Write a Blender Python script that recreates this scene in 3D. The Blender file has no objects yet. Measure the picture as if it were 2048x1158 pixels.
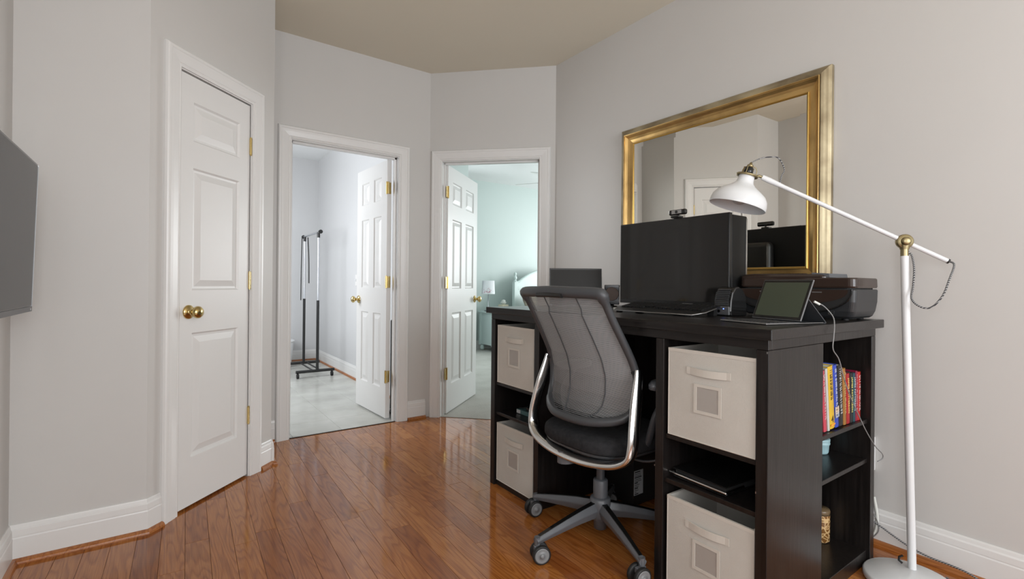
import bpy, bmesh, math, random
from math import sin, cos, pi, radians, sqrt, atan2
from mathutils import Vector, Matrix
random.seed(7)
S = bpy.context.scene
COL = S.collection

# ------------------------------------------------------------------ camera, world, lights, exposure
HC = 1.065
cd = bpy.data.cameras.new('camera'); cam = bpy.data.objects.new('camera', cd); COL.objects.link(cam)
cam.matrix_world = (Matrix.Translation((-2.436, -2.859, HC)) @ Matrix.Rotation(radians(-35.5), 4, 'Z')
                    @ Matrix.Rotation(radians(90), 4, 'X') @ Matrix.Rotation(radians(0.55), 4, 'Z'))
cd.sensor_width = 36; cd.lens = 36 * 978 / 2048; cd.shift_y = -11 / 2048; cd.clip_start = .02
S.camera = cam
S.view_settings.view_transform = 'Standard'; S.view_settings.look = 'None'
S.view_settings.exposure = 0.04; S.view_settings.gamma = 1; S.view_settings.use_curve_mapping = False
w = bpy.data.worlds.new('world'); S.world = w; w.use_nodes = True
w.node_tree.nodes['Background'].inputs[0].default_value = (.8, .87, 1, 1)
w.node_tree.nodes['Background'].inputs[1].default_value = .6

def area(name, loc, to, sx, sy, power, col=(1, 1, 1)):
    l = bpy.data.lights.new(name, 'AREA'); l.shape = 'RECTANGLE'; l.size = sx; l.size_y = sy
    l.energy = power; l.color = col
    o = bpy.data.objects.new(name, l); COL.objects.link(o); o.location = loc
    o.rotation_euler = (Vector(to) - Vector(loc)).to_track_quat('-Z', 'Y').to_euler()
    return o
area('rear_window_light', (-1.5, -5.35, 1.5), (-1.4, 0, 2.3), 2.4, 1.8, 103, (.90, .95, 1))
area('side_window_light', (-2.87, -3.15, 1.5), (0, -2.9, 1.6),   .8, 1.3, 21, (.93, .96, 1))
area('bathroom_window_light', (-2.75, 2.2, 1.65), (-.7, 2.4, 1.3), 1.1, 1.3, 50, (.93, .965, 1))
area('bedroom_window_light', (4.9, 1.6, 1.6), (1.0, 2.6, 1.3), 1.8, 1.5, 118, (.95, .98, 1))
area('bedroom_side_window_light', (1.0, 3.7, 1.5), (.8, .8, 1.2), .6, 1.2, 14, (.9, .97, 1))

# ------------------------------------------------------------------ materials
def mat(name, col=(.5, .5, .5), rough=.5, metal=0, coat=0, spec=None, emis=None, alpha=None):
    m = bpy.data.materials.new(name); m.use_nodes = True
    b = m.node_tree.nodes['Principled BSDF']
    b.inputs['Base Color'].default_value = (*col, 1); b.inputs['Roughness'].default_value = rough
    b.inputs['Metallic'].default_value = metal
    if coat: b.inputs['Coat Weight'].default_value = coat; b.inputs['Coat Roughness'].default_value = .08
    if spec is not None: b.inputs['Specular IOR Level'].default_value = spec
    return m
def N(m, t, **k):
    n = m.node_tree.nodes.new(t)
    for a, v in k.items(): setattr(n, a, v)
    return n
def L(m, a, b): m.node_tree.links.new(a, b)
def B(m): return m.node_tree.nodes['Principled BSDF']
def ramp(m, fac, stops, interp='LINEAR'):
    r = N(m, 'ShaderNodeValToRGB'); r.color_ramp.interpolation = interp
    e = r.color_ramp.elements
    while len(e) < len(stops): e.new(.5)
    for i, (p, c) in enumerate(stops): e[i].position = p; e[i].color = (*c, 1)
    L(m, fac, r.inputs[0]); return r.outputs[0]
def noisy(m, c1, c2, scale=8, detail=4, stretch=(1, 1, 1), bump=0, bscale=None, coords='Object', lo=.3, hi=.7, dist=.01):
    tc = N(m, 'ShaderNodeTexCoord'); mp = N(m, 'ShaderNodeMapping'); mp.inputs['Scale'].default_value = stretch
    L(m, tc.outputs[coords], mp.inputs[0])
    n = N(m, 'ShaderNodeTexNoise'); n.inputs['Scale'].default_value = scale; n.inputs['Detail'].default_value = detail
    L(m, mp.outputs[0], n.inputs['Vector'])
    L(m, ramp(m, n.outputs[0], [(lo, c1), (hi, c2)]), B(m).inputs['Base Color'])
    if bump:
        n2 = N(m, 'ShaderNodeTexNoise'); n2.inputs['Scale'].default_value = bscale or scale; n2.inputs['Detail'].default_value = 5
        L(m, mp.outputs[0], n2.inputs['Vector'])
        bp = N(m, 'ShaderNodeBump'); bp.inputs['Strength'].default_value = bump; bp.inputs['Distance'].default_value = dist
        L(m, n2.outputs[0], bp.inputs['Height']); L(m, bp.outputs[0], B(m).inputs['Normal'])
    return m
M = {}
M['wall'] = noisy(mat('wall_paint', rough=.42, spec=.35), (.585, .57, .55), (.608, .592, .572), 1.3, 3, bump=.04, bscale=140, dist=.002)
M['ceiling'] = noisy(mat('ceiling_paint', rough=.9, spec=.1), (.74, .69, .58), (.76, .71, .60), 1.0, 2)
M['trim'] = noisy(mat('white_trim_paint', rough=.3), (.735, .725, .71), (.76, .75, .735), 2, 2)
M['door'] = noisy(mat('white_door_paint', rough=.36), (.72, .71, .695), (.745, .735, .72), 2, 2, bump=.05, bscale=60, dist=.002)
M['bath_wall'] = noisy(mat('bathroom_wall_paint', rough=.28), (.60, .60, .605), (.63, .63, .635), 1, 2)
M['white_ceiling'] = noisy(mat('white_ceiling_paint', rough=.9), (.78, .79, .79), (.8, .81, .81), 1, 2)
M['bed_wall'] = noisy(mat('aqua_wall_paint', rough=.5), (.52, .595, .575), (.54, .615, .595), 1, 2)
M['carpet'] = noisy(mat('carpet_pile', rough=1, spec=.05), (.50, .49, .45), (.64, .63, .59), 3, 6, bump=.8, bscale=220, dist=.01)
M['tile'] = noisy(mat('bathroom_tile', rough=.22), (.44, .44, .40), (.60, .60, .56), 3.2, 6, bump=.0)
M['grout'] = mat('tile_grout', (.56, .56, .53), .8)
M['subfloor'] = mat('subfloor', (.035, .015, .008), .8)
M['black'] = mat('black_plastic', (.012, .012, .012), .38)
M['matteblack'] = mat('matte_black_plastic', (.008, .008, .008), .5, spec=.25)
M['gloss'] = mat('glossy_black_plastic', (.008, .008, .008), .1)
M['brownblack'] = mat('glossy_brown_black', (.035, .022, .017), .16)
M['darkgrey'] = noisy(mat('dark_grey_plastic', rough=.42), (.050, .053, .058), (.060, .063, .068), 3, 2)
M['printergrey'] = mat('printer_dark_grey', (.026, .027, .029), .42)
M['midgrey'] = mat('mid_grey_plastic', (.11, .115, .125), .36)
M['wheel'] = mat('grey_wheel_cap', (.20, .205, .21), .4)
M['rubber'] = mat('black_rubber', (.01, .01, .01), .6)
M['chrome'] = mat('polished_aluminium', (.74, .74, .73), .17, 1)
M['steel'] = mat('chrome_tube', (.55, .57, .6), .3, 1)
M['silver'] = mat('silver_edge', (.42, .42, .42), .35, 1)
M['brass'] = mat('polished_brass', (.60, .46, .20), .2, 1)
M['abrass'] = mat('antique_brass', (.36, .30, .17), .4, 1)
M['white'] = mat('white_lacquer', (.72, .73, .74), .32)
M['whitein'] = mat('white_shade_inside', (.82, .85, .88), .5)
M['bulb'] = mat('frosted_bulb', (.75, .75, .75), .3)
M['tabedge'] = mat('tablet_metal_edge', (.16, .16, .165), .5, .6)
M['screen'] = mat('dark_screen_glass', (.012, .011, .010), .07, spec=.4)
M['tvscreen'] = mat('television_screen_glass', (.012, .012, .012), .25, spec=.28)
M['lapscreen'] = mat('matte_screen', (.018, .016, .014), .4, spec=.2)
M['tablet'] = mat('tablet_screen_glass', (.055, .068, .045), .12)
M['paper'] = mat('paper_label', (.5, .5, .5), .7)
M['ink'] = mat('black_ink', (.02, .02, .02), .7)
M['seat'] = noisy(mat('black_seat_fabric', rough=.9, spec=.2), (.018, .018, .02), (.03, .03, .032), 60, 4, bump=.3, bscale=400, dist=.003)
M['mesh'] = mat('grey_mesh_yarn', (.33, .33, .33), .5)
M['bin'] = noisy(mat('beige_bin_fabric', rough=.95, spec=.1), (.55, .52, .47), (.61, .58, .53), 5, 4, bump=.35, bscale=300, dist=.003)
M['binedge'] = mat('bin_edge_tape', (.60, .56, .50), .9)
M['binwin'] = mat('bin_window_plastic', (.40, .37, .34), .3)
M['bindark'] = mat('bin_lining', (.10, .10, .095), .9)
M['navy'] = noisy(mat('navy_curtain_cloth', rough=.9), (.006, .014, .04), (.012, .024, .06), 10, 3)
M['aqua'] = mat('aqua_white_furniture_paint', (.62, .72, .70), .4)
M['linen'] = mat('white_linen', (.7, .72, .68), .9)
M['cushion'] = noisy(mat('brown_patterned_cushion', rough=.9), (.12, .105, .08), (.36, .32, .25), 14, 4)
M['shade'] = mat('lamp_shade_cloth', (.75, .76, .78), .8)
M['petal'] = mat('printed_flower_pink', (.45, .12, .2), .8)
M['blue'] = mat('pale_blue_plastic', (.38, .58, .62), .4)
M['teal'] = mat('teal_card', (.07, .14, .14), .4)
M['cable'] = mat('grey_cable', (.22, .22, .22), .5)
M['wcable'] = mat('white_cable', (.65, .66, .62), .45)
M['clear'] = mat('bottle_plastic', (.5, .55, .6), .15)
# black brown desk wood
m = mat('black_brown_wood', rough=.3, spec=.4)
noisy(m, (.0065, .0053, .005), (.017, .014, .013), 12, 5, (6, 6, .35), bump=.12, bscale=30, dist=.003)
M['wood'] = m
m = mat('black_brown_wood_lengthwise', rough=.28, spec=.4)
noisy(m, (.0065, .0053, .005), (.017, .014, .013), 12, 5, (6, .35, 6), bump=.12, bscale=30, dist=.003)
M['woodtop'] = m
# braided cord
m = mat('braided_cord', (.1, .1, .1), .7)
tc = N(m, 'ShaderNodeTexCoord'); wv = N(m, 'ShaderNodeTexWave'); wv.inputs['Scale'].default_value = 70; wv.wave_type = 'BANDS'; wv.bands_direction = 'DIAGONAL'
L(m, tc.outputs['Object'], wv.inputs['Vector']); L(m, ramp(m, wv.outputs[0], [(.4, (.03, .03, .035)), (.6, (.34, .34, .34))]), B(m).inputs['Base Color'])
M['cord'] = m
# gold frame
m = mat('antique_gold_leaf', rough=.34, metal=.85)
noisy(m, (.20, .12, .045), (.74, .49, .19), 3.0, 5, (5, 1.4, 1.4), bump=.12, bscale=25, dist=.003, lo=.25, hi=.66)
M['gold'] = m
m = mat('pale_worn_gold', rough=.42, metal=.6)
noisy(m, (.17, .125, .07), (.58, .50, .33), 3, 5, (3, 1.6, 1.6), bump=.1, bscale=30, dist=.003, lo=.3, hi=.7)
M['goldpale'] = m
m = mat('mirror_glass', (.95, .935, .88), .0, 1); M['mirror'] = m
# oak floor
def oak(name, tint, coat=.0, rough=.10):
    m = mat(name, rough=rough, spec=.55); b = B(m)
    geo = N(m, 'ShaderNodeNewGeometry'); oi = N(m, 'ShaderNodeObjectInfo')
    mul = N(m, 'ShaderNodeMath', operation='MULTIPLY'); mul.inputs[1].default_value = 47.0; L(m, oi.outputs['Random'], mul.inputs[0])
    off = N(m, 'ShaderNodeCombineXYZ'); L(m, mul.outputs[0], off.inputs[0]); L(m, mul.outputs[0], off.inputs[1])
    add = N(m, 'ShaderNodeVectorMath', operation='ADD'); L(m, geo.outputs['Position'], add.inputs[0]); L(m, off.outputs[0], add.inputs[1])
    mp = N(m, 'ShaderNodeMapping'); mp.inputs['Scale'].default_value = (1, .11, 1); L(m, add.outputs[0], mp.inputs[0])
    n1 = N(m, 'ShaderNodeTexNoise'); n1.inputs['Scale'].default_value = 9; n1.inputs['Detail'].default_value = 2; L(m, mp.outputs[0], n1.inputs['Vector'])
    # cathedral grain: contour lines of the stretched noise
    ml = N(m, 'ShaderNodeMath', operation='MULTIPLY'); ml.inputs[1].default_value = 17; L(m, n1.outputs[0], ml.inputs[0])
    fr = N(m, 'ShaderNodeMath', operation='FRACT'); L(m, ml.outputs[0], fr.inputs[0])
    n2 = N(m, 'ShaderNodeTexNoise'); n2.inputs['Scale'].default_value = 260; n2.inputs['Detail'].default_value = 3
    mp2 = N(m, 'ShaderNodeMapping'); mp2.inputs['Scale'].default_value = (1, .03, 1); L(m, add.outputs[0], mp2.inputs[0]); L(m, mp2.outputs[0], n2.inputs['Vector'])
    base = ramp(m, oi.outputs['Random'], tint)
    g1 = ramp(m, fr.outputs[0], [(0, (1.0, 1.0, 1.0)), (.45, (.97, .94, .92)), (.8, (.66, .54, .48)), (1.0, (.93, .88, .85))])
    g2 = ramp(m, n2.outputs[0], [(.35, (.78, .72, .68)), (.6, (1.06, 1.06, 1.06))])
    x1 = N(m, 'ShaderNodeMix', data_type='RGBA', blend_type='MULTIPLY'); x1.inputs[0].default_value = .85
    L(m, base, x1.inputs[6]); L(m, g1, x1.inputs[7])
    x2 = N(m, 'ShaderNodeMix', data_type='RGBA', blend_type='MULTIPLY'); x2.inputs[0].default_value = .8
    L(m, x1.outputs[2], x2.inputs[6]); L(m, g2, x2.inputs[7]); L(m, x2.outputs[2], b.inputs['Base Color'])
    n3 = N(m, 'ShaderNodeTexNoise'); n3.inputs['Scale'].default_value = 7; L(m, geo.outputs['Position'], n3.inputs['Vector'])
    bp = N(m, 'ShaderNodeBump'); bp.inputs['Strength'].default_value = .07; bp.inputs['Distance'].default_value = .004
    ad = N(m, 'ShaderNodeMath', operation='ADD'); L(m, n3.outputs[0], ad.inputs[0])
    m5 = N(m, 'ShaderNodeMath', operation='MULTIPLY'); m5.inputs[1].default_value = -.06; L(m, n2.outputs[0], m5.inputs[0]); L(m, m5.outputs[0], ad.inputs[1])
    L(m, ad.outputs[0], bp.inputs['Height']); L(m, bp.outputs[0], b.inputs['Normal'])
    return m
M['oak'] = oak('oak_floor_board', [(0, (.31, .102, .024)), (.25, (.42, .157, .037)), (.5, (.36, .126, .029)), (.75, (.49, .20, .052)), (1, (.275, .087, .022))])
M['shoe'] = oak('oak_shoe_moulding', [(0, (.36, .13, .035)), (1, (.42, .16, .045))], rough=.3)
# giraffe print
m = mat('giraffe_print', rough=.25)
tc = N(m, 'ShaderNodeTexCoord'); vo = N(m, 'ShaderNodeTexVoronoi', feature='DISTANCE_TO_EDGE'); vo.inputs['Scale'].default_value = 62
L(m, tc.outputs['Object'], vo.inputs['Vector']); L(m, ramp(m, vo.outputs['Distance'], [(.07, (.62, .42, .2)), (.12, (.2, .09, .025))]), B(m).inputs['Base Color'])
M['giraffe'] = m

# ------------------------------------------------------------------ geometry helpers
class MB:
    def __init__(s, off=(0, 0, 0), mtx=None):
        s.v = []; s.f = []; s.sm = []; s.off = Vector(off); s.m = mtx
    def add(s, vs, fs, smooth=False):
        n = len(s.v)
        for p in vs:
            p = Vector(p)
            if s.m: p = s.m @ p
            s.v.append(p - s.off)
        for f in fs: s.f.append([n + i for i in f]); s.sm.append(smooth)
        return s
    def box(s, x0, x1, y0, y1, z0, z1):
        vs = [(x, y, z) for x in (x0, x1) for y in (y0, y1) for z in (z0, z1)]
        return s.add(vs, [(0, 1, 3, 2), (4, 6, 7, 5), (0, 4, 5, 1), (2, 3, 7, 6), (0, 2, 6, 4), (1, 5, 7, 3)])
    def obox(s, c, ax, ay, az, hx, hy, hz):
        c = Vector(c); ax = Vector(ax) * hx; ay = Vector(ay) * hy; az = Vector(az) * hz
        vs = [c + ax * i + ay * j + az * k for i in (-1, 1) for j in (-1, 1) for k in (-1, 1)]
        return s.add(vs, [(0, 1, 3, 2), (4, 6, 7, 5), (0, 4, 5, 1), (2, 3, 7, 6), (0, 2, 6, 4), (1, 5, 7, 3)])
    def prism(s, poly, z0, z1):
        n = len(poly)
        vs = [(x, y, z0) for x, y in poly] + [(x, y, z1) for x, y in poly]
        return s.add(vs, [list(range(n))[::-1], list(range(n, 2 * n))] + [(i, (i + 1) % n, n + (i + 1) % n, n + i) for i in range(n)])
    def rings(s, rings, closed=False, caps=True, smooth=True):
        n = len(rings[0]); vs = [p for r in rings for p in r]; fs = []
        k = len(rings)
        for a in range(k if closed else k - 1):
            b = (a + 1) % k
            for i in range(n):
                j = (i + 1) % n
                fs.append((a * n + i, a * n + j, b * n + j, b * n + i))
        s.add(vs, fs, smooth)
        if caps and not closed:
            s.add(rings[0], [list(range(n))[::-1]]); s.add(rings[-1], [list(range(n))])
        return s
    def tube(s, pts, r, n=8, closed=False, ell=None, up=None):
        pts = [Vector(p) for p in pts]; k = len(pts); rings = []
        rr = r if isinstance(r, (list, tuple)) else [r] * k
        prev = None
        for i, p in enumerate(pts):
            if closed: t = pts[(i + 1) % k] - pts[i - 1]
            else: t = pts[min(i + 1, k - 1)] - pts[max(i - 1, 0)]
            t.normalize()
            if up is not None: a = Vector(up)
            elif prev is None: a = Vector((0, 0, 1)) if abs(t.z) < .9 else Vector((1, 0, 0))
            else: a = prev
            a = (a - t * a.dot(t)).normalized(); prev = a; b = t.cross(a)
            ea, eb = ell if ell else (1, 1)
            rings.append([p + (a * cos(2 * pi * j / n) * ea + b * sin(2 * pi * j / n) * eb) * rr[i] for j in range(n)])
        return s.rings(rings, closed)
    def cyl(s, p0, p1, r0, r1=None, n=16): return s.tube([p0, p1], [r0, r0 if r1 is None else r1], n)
    def lathe(s, prof, n=24, mtx=None, cap=True):
        rings = []
        for r, z in prof:
            ring = [Vector((r * cos(2 * pi * j / n), r * sin(2 * pi * j / n), z)) for j in range(n)]
            if mtx: ring = [mtx @ q for q in ring]
            rings.append(ring)
        return s.rings(rings, False, cap)
    def sweep(s, prof, path, nrm, closed=False, smooth=False, flip=1):
        """prof (side, out): side = in-plane perpendicular of the path, out = along nrm"""
        nrm = Vector(nrm).normalized(); path = [Vector(p) for p in path]; k = len(path); rings = []
        for i, p in enumerate(path):
            d0 = (p - path[i - 1]).normalized() if (i > 0 or closed) else None
            d1 = (path[(i + 1) % k] - p).normalized() if (i < k - 1 or closed) else None
            if d0 is None: d0 = d1
            if d1 is None: d1 = d0
            s0 = nrm.cross(d0) * flip; s1 = nrm.cross(d1) * flip
            sd = (s0 + s1); sd = sd / max(.2, (1 + s0.dot(s1)))
            rings.append([p + sd * a + nrm * b for a, b in prof])
        return s.rings(rings, closed, True, smooth)
    def build(s, name, m, parent=None, bevel=0, seg=2, **props):
        me = bpy.data.meshes.new(name); me.from_pydata([tuple(p) for p in s.v], [], s.f)
        for p, q in zip(me.polygons, s.sm): p.use_smooth = q
        bm = bmesh.new(); bm.from_mesh(me); bmesh.ops.recalc_face_normals(bm, faces=bm.faces); bm.to_mesh(me); bm.free()
        me.materials.append(M[m] if isinstance(m, str) else m)
        o = bpy.data.objects.new(name, me); COL.objects.link(o)
        if parent: o.parent = parent
        if bevel:
            b = o.modifiers.new('bevel', 'BEVEL'); b.width = bevel; b.segments = seg; b.limit_method = 'ANGLE'; b.angle_limit = radians(35)
        for k_, v_ in props.items(): o[k_] = v_
        return o
def thing(name, loc, label=None, cat=None, group=None, rz=0, kind=None):
    o = bpy.data.objects.new(name, None); COL.objects.link(o); o.location = loc; o.rotation_euler = (0, 0, rz); o.empty_display_size = .05
    if label: o['label'] = label
    if cat: o['category'] = cat
    if group: o['group'] = group
    if kind: o['kind'] = kind
    return o
def tag(o, label, cat, group=None):
    o['label'] = label; o['category'] = cat
    if group: o['group'] = group
    return o
def smoothpath(pts, n=6, closed=False):
    pts = [Vector(p) for p in pts]; out = []; k = len(pts)
    for i in range(k if closed else k - 1):
        if closed: a, b, c, d = pts[i - 1], pts[i], pts[(i + 1) % k], pts[(i + 2) % k]
        else: a, b, c, d = pts[max(i - 1, 0)], pts[i], pts[i + 1], pts[min(i + 2, k - 1)]
        for j in range(n):
            t = j / n
            out.append(.5 * ((2 * b) + (c - a) * t + (2 * a - 5 * b + 4 * c - d) * t * t + (3 * b - a - 3 * c + d) * t ** 3))
    if not closed: out.append(pts[-1])
    return out
def text(body, size, mtx, m, parent, name='lettering', ext=.0004, align='LEFT'):
    cu = bpy.data.curves.new(name, 'FONT'); cu.body = body; cu.size = size; cu.extrude = ext; cu.align_x = align; cu.resolution_u = 2
    o = bpy.data.objects.new(name, cu); COL.objects.link(o)
    dg = bpy.context.evaluated_depsgraph_get()
    me = bpy.data.meshes.new_from_object(o.evaluated_get(dg)); bpy.data.objects.remove(o)
    me.transform(mtx); me.materials.clear(); me.materials.append(M[m] if isinstance(m, str) else m)
    o = bpy.data.objects.new(name, me); COL.objects.link(o)
    if parent: o.parent = parent
    return o

CH = 2.74
# ------------------------------------------------------------------ floor boards
floor = MB().box(-3.0, .12, -5.5, .76, -.06, -.006).build('floor', 'subfloor', kind='structure')
def clip(poly, a, b, c):      # keep a*x+b*y <= c
    out = []
    for i in range(len(poly)):
        p, q = poly[i], poly[(i + 1) % len(poly)]
        dp, dq = a * p[0] + b * p[1] - c, a * q[0] + b * q[1] - c
        if dp <= 0: out.append(p)
        if (dp < 0 < dq) or (dq < 0 < dp):
            t = dp / (dp - dq); out.append((p[0] + t * (q[0] - p[0]), p[1] + t * (q[1] - p[1])))
    return out
ang = radians(-1.9); ca, sa = cos(ang), sin(ang); W_ = .0826
rr = random.Random(3); nplank = 0
for row in range(-3, 38):
    u0 = -3.0 + row * W_; v = -3.15 - rr.random() * .8
    while v < .9:
        ln = rr.choice([.45, .6, .8, 1.0, 1.2, 1.4])
        v1 = v + ln; g = .0005
        pl = [(u0 + g, v + g), (u0 + W_ - g, v + g), (u0 + W_ - g, v1 - g), (u0 + g, v1 - g)]
        pl = [((x + 1.5) * ca - y * sa - 1.5, (x + 1.5) * sa + y * ca) for x, y in pl]
        for h in ((1, 0, -.002), (-1, 0, 2.898), (0, 1, .715), (0, -1, 2.95), (.7071, .7071, .012), (-.7071, .7071, 2.05)):
            pl = clip(pl, *h)
            if len(pl) < 3: break
        v = v1
        if len(pl) < 3: continue
        area_ = abs(sum(pl[i][0] * pl[(i + 1) % len(pl)][1] - pl[(i + 1) % len(pl)][0] * pl[i][1] for i in range(len(pl)))) / 2
        if area_ < 4e-4: continue
        dz = rr.uniform(-.0003, 0)
        MB().prism(pl, -.006, dz).build('floor_board', 'oak', floor, bevel=.0004, seg=1); nplank += 1
print('planks', nplank)
# rear floor strip behind the camera
MB().box(-2.9, 0, -5.4, -2.95, -.006, 0).build('floor_boards_rear', 'oak', floor, kind='stuff')
# bathroom floor
bf = MB().box(-2.9, -.70, .76, 4.2, -.06, -.006).build('floor_bathroom', 'grout', kind='structure')
MB().box(-1.74, -.97, .715, .76, -.06, -.006).build('threshold_bed', 'grout', bf)
tw = .33
for i in range(7):
    for j in range(11):
        x1 = -.715 - i * tw; x0 = x1 - tw + .0015; y0 = .722 + j * tw; y1 = min(y0 + tw - .0015, 4.19)
        if y1 - y0 < .05: continue
        if j == 0 and (x0 > -.98 or x1 < -1.8): y0 = .80
        if j == 0:
            x0c, x1c = max(x0, -1.74), min(x1, -.975)
            if x1c - x0c < .02: continue
            MB().box(x0c, x1c, .722, y1, -.006, .0).build('floor_tile', 'tile', bf, bevel=.0012, seg=1)
        else:
            MB().box(max(x0, -2.89), x1, y0, y1, -.006, .0).build('floor_tile', 'tile', bf, bevel=.0012, seg=1)
MB().box(-1.73, -.98, .708, .722, -.006, .003).build('threshold_strip', 'subfloor', bf)
# bedroom carpet
MB().prism([(-.67, .685), (-.10, .115), (0.02, .0), (.12, -.1), (5.2, -.1), (5.2, 3.95), (.18, 3.95), (.18, 1.7), (-.67, .78)], -.05, .004).build('floor_bedroom', 'carpet', kind='structure')

# ------------------------------------------------------------------ walls
def wall(name, P, Q, t, m, z0=0, z1=CH, openings=(), m2=None):
    """wall from P to Q, thickness t to the left of P->Q; openings (s0,s1,ztop) in metres from P"""
    P = Vector((*P, 0)); Q = Vector((*Q, 0)); d = (Q - P); Ln = d.length; d.normalize(); n = Vector((-d.y, d.x, 0))
    mb = MB(mtx=Matrix(((d.x, n.x, 0, P.x), (d.y, n.y, 0, P.y), (0, 0, 1, 0), (0, 0, 0, 1))))
    s = 0
    for a, b, zt in openings:
        if a > s: mb.box(s, a, 0, t, z0, z1)
        mb.box(a, b, 0, t, zt, z1); s = b
    mb.box(s, Ln, 0, t, z0, z1)
    return mb.build(name, m, kind='structure')
r2 = sqrt(2)
wall('wall_right', (0, -5.5), (0, 0), -.10, 'wall')                                   # wall D, room on -x side
wall('wall_bedroom_door', (0, 0), (-.708, .708), -.055, 'wall', openings=((.125, .897, 2.035),))
wall('wall_bedroom_door_back', (.0389, .0389), (-.669, .747), -.055, 'bed_wall', openings=((.125, .897, 2.035),))
wall('wall_bathroom_door', (-.708, .708), (-1.95, .708), -.05, 'wall', openings=((.265, 1.025, 2.035),))
wall('wall_bathroom_door_back', (-.708, .758), (-2.9, .758), -.05, 'bath_wall', openings=((.265, 1.025, 2.035),))
A0 = Vector((-1.1025, 1.1025)); tA = Vector((1 / r2, 1 / r2))
def onA(t, n=0): p = A0 + tA * t; return (p.x + n / r2, p.y - n / r2)      # n = towards the room
wall('wall_closet', onA(-1.148), onA(-1.958), -.10, 'wall', openings=((.195, .657, 2.035),))
wall('wall_closet_return', (-1.914, .29), (-1.914, .708), .08, 'wall')
wall('wall_left_rear', onA(-1.958), (-2.9, onA(-1.958)[1]), -.10, 'wall')
YL = onA(-1.958)[1]
wall('wall_left', (-2.9, YL + .1), (-2.9, -5.5), -.10, 'wall')
wall('wall_rear', (-3.0, -5.5), (.1, -5.5), -.10, 'wall')
wall('wall_bathroom_right', (-.70, .81), (-.70, 4.2), .0, 'bath_wall') if False else None
MB().box(-.70, -.64, .80, 4.3, 0, CH).build('wall_bathroom_right', 'bath_wall', kind='structure')
MB().box(-3.0, -.64, 4.2, 4.3, 0, CH).build('wall_bathroom_back', 'bath_wall', kind='structure')
MB().box(-3.0, -2.9, -.2, 4.3, 0, CH).build('wall_bathroom_left', 'bath_wall', kind='structure')
wall('wall_bedroom_entry', (-.62, .80), (.17, 1.67), -.0, 'bed_wall') if False else None
MB().prism([(-.63, .80), (.18, 1.62), (.18, 3.95), (.10, 3.95), (.10, 1.66), (-.63, .92)], 0, CH).build('wall_bedroom_left', 'bed_wall', kind='structure')
MB().box(.05, 5.3, 3.93, 4.03, 0, CH).build('wall_bedroom_back', 'bed_wall', kind='structure')
MB().box(5.2, 5.3, -.2, 4.03, 0, CH).build('wall_bedroom_right', 'bed_wall', kind='structure')
MB().box(.101, 5.3, -.2, -.1, 0, CH).build('wall_bedroom_near', 'bed_wall', kind='structure')
MB().prism([(-3.0, -5.6), (.1, -5.6), (.1, .0), (.03, .03), (-.69, .75), (-3.0, .75)], CH, CH + .1).build('ceiling', 'ceiling', kind='structure')
MB().prism([(-3.0, .75), (-.69, .75), (-.64, .8), (-.64, 4.3), (-3.0, 4.3)], CH, CH + .1).build('ceiling_bathroom', 'white_ceiling', kind='structure')
MB().prism([(.03, .03), (.1, -.2), (5.3, -.2), (5.3, 4.03), (-.64, 4.03), (-.64, .78), (-.69, .75)], CH, CH + .1).build('ceiling_bedroom', 'white_ceiling', kind='structure')

# ------------------------------------------------------------------ casings, baseboards
CAS = [(0, 0), (0, .010), (.006, .013), (.012, .012), (.016, .015), (.045, .019), (.060, .020), (.064, .023), (.075, .023), (.080, .019), (.084, .010), (.084, 0)]
def casing(name, P, d, n, w, h, depth, label=None):
    """P: floor point of the left side of the opening, d: along wall, n: into the room"""
    P = Vector((*P, 0)); d = Vector((*d, 0)); n = Vector((*n, 0)); up = Vector((0, 0, 1))
    r = .005
    a = P - d * r; b = P + d * (w + r)
    o = MB().sweep(CAS, [a, a + up * (h + r), b + up * (h + r), b], n, flip=1 if n.cross(up).dot(d) < 0 else -1).build(name, 'trim', kind='structure')
    j = MB()
    for q, s in ((P, 1), (P + d * w, -1)):
        c = q - d * s * .009 - n * (depth / 2) + up * (h / 2)
        j.obox(c, d, n, up, .009, depth / 2 + .001, h / 2)
        c2 = q + d * s * .006 - n * (depth * .55) + up * (h / 2)
        j.obox(c2, d, n, up, .006, .017, h / 2)
    j.obox(P + d * (w / 2) - n * (depth / 2) + up * (h + .009), d, n, up, w / 2 + .018, depth / 2 + .001, .009)
    j.obox(P + d * (w / 2) - n * (depth * .55) + up * (h - .006), d, n, up, w / 2, .017, .006)
    j.build('jamb', 'trim', o)
    return o
casing('trim_1', onA(-1.805), (1 / r2, 1 / r2), (1 / r2, -1 / r2), .462, 2.03, .10)
casing('trim_2', (-1.733, .708), (1, 0), (0, -1), .76, 2.03, .10)
casing('trim_3', (-.634, .634), (1 / r2, -1 / r2), (-1 / r2, -1 / r2), .772, 2.03, .11)

BASE = [(0, 0), (.014, 0), (.014, .092), (.012, .097), (.0125, .101), (.0115, .122), (.008, .128), (.006, .138), (.004, .143), (0, .143)]
def shoe(r=.017): return [(0.0135, 0), (.0135 + r, 0), (.0135 + r, .004), (.0135 + r * .9, .010), (.0135 + r * .6, .016), (.0135, .019)]
def base(name, path, flip=1, shoe_=True, m='trim'):
    pts = [(x, y, 0) for x, y in path]
    o = MB().sweep(BASE, pts, (0, 0, 1), flip=flip).build(name, m, kind='structure')
    if shoe_: MB().sweep(shoe(), pts, (0, 0, 1), flip=flip).build('shoe_moulding', 'shoe', o)
    return o
base('baseboard_right', [(0, -5.45), (0, 0), (-.05 / r2 * 0 - .03, .03)], 1)
base('baseboard_corner', [(-.735, .708), (-.886, .708)], 1)
base('baseboard_left', [onA(-1.895), onA(-1.958), (-2.9, YL), (-2.9, -5.4)], 1)
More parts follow.
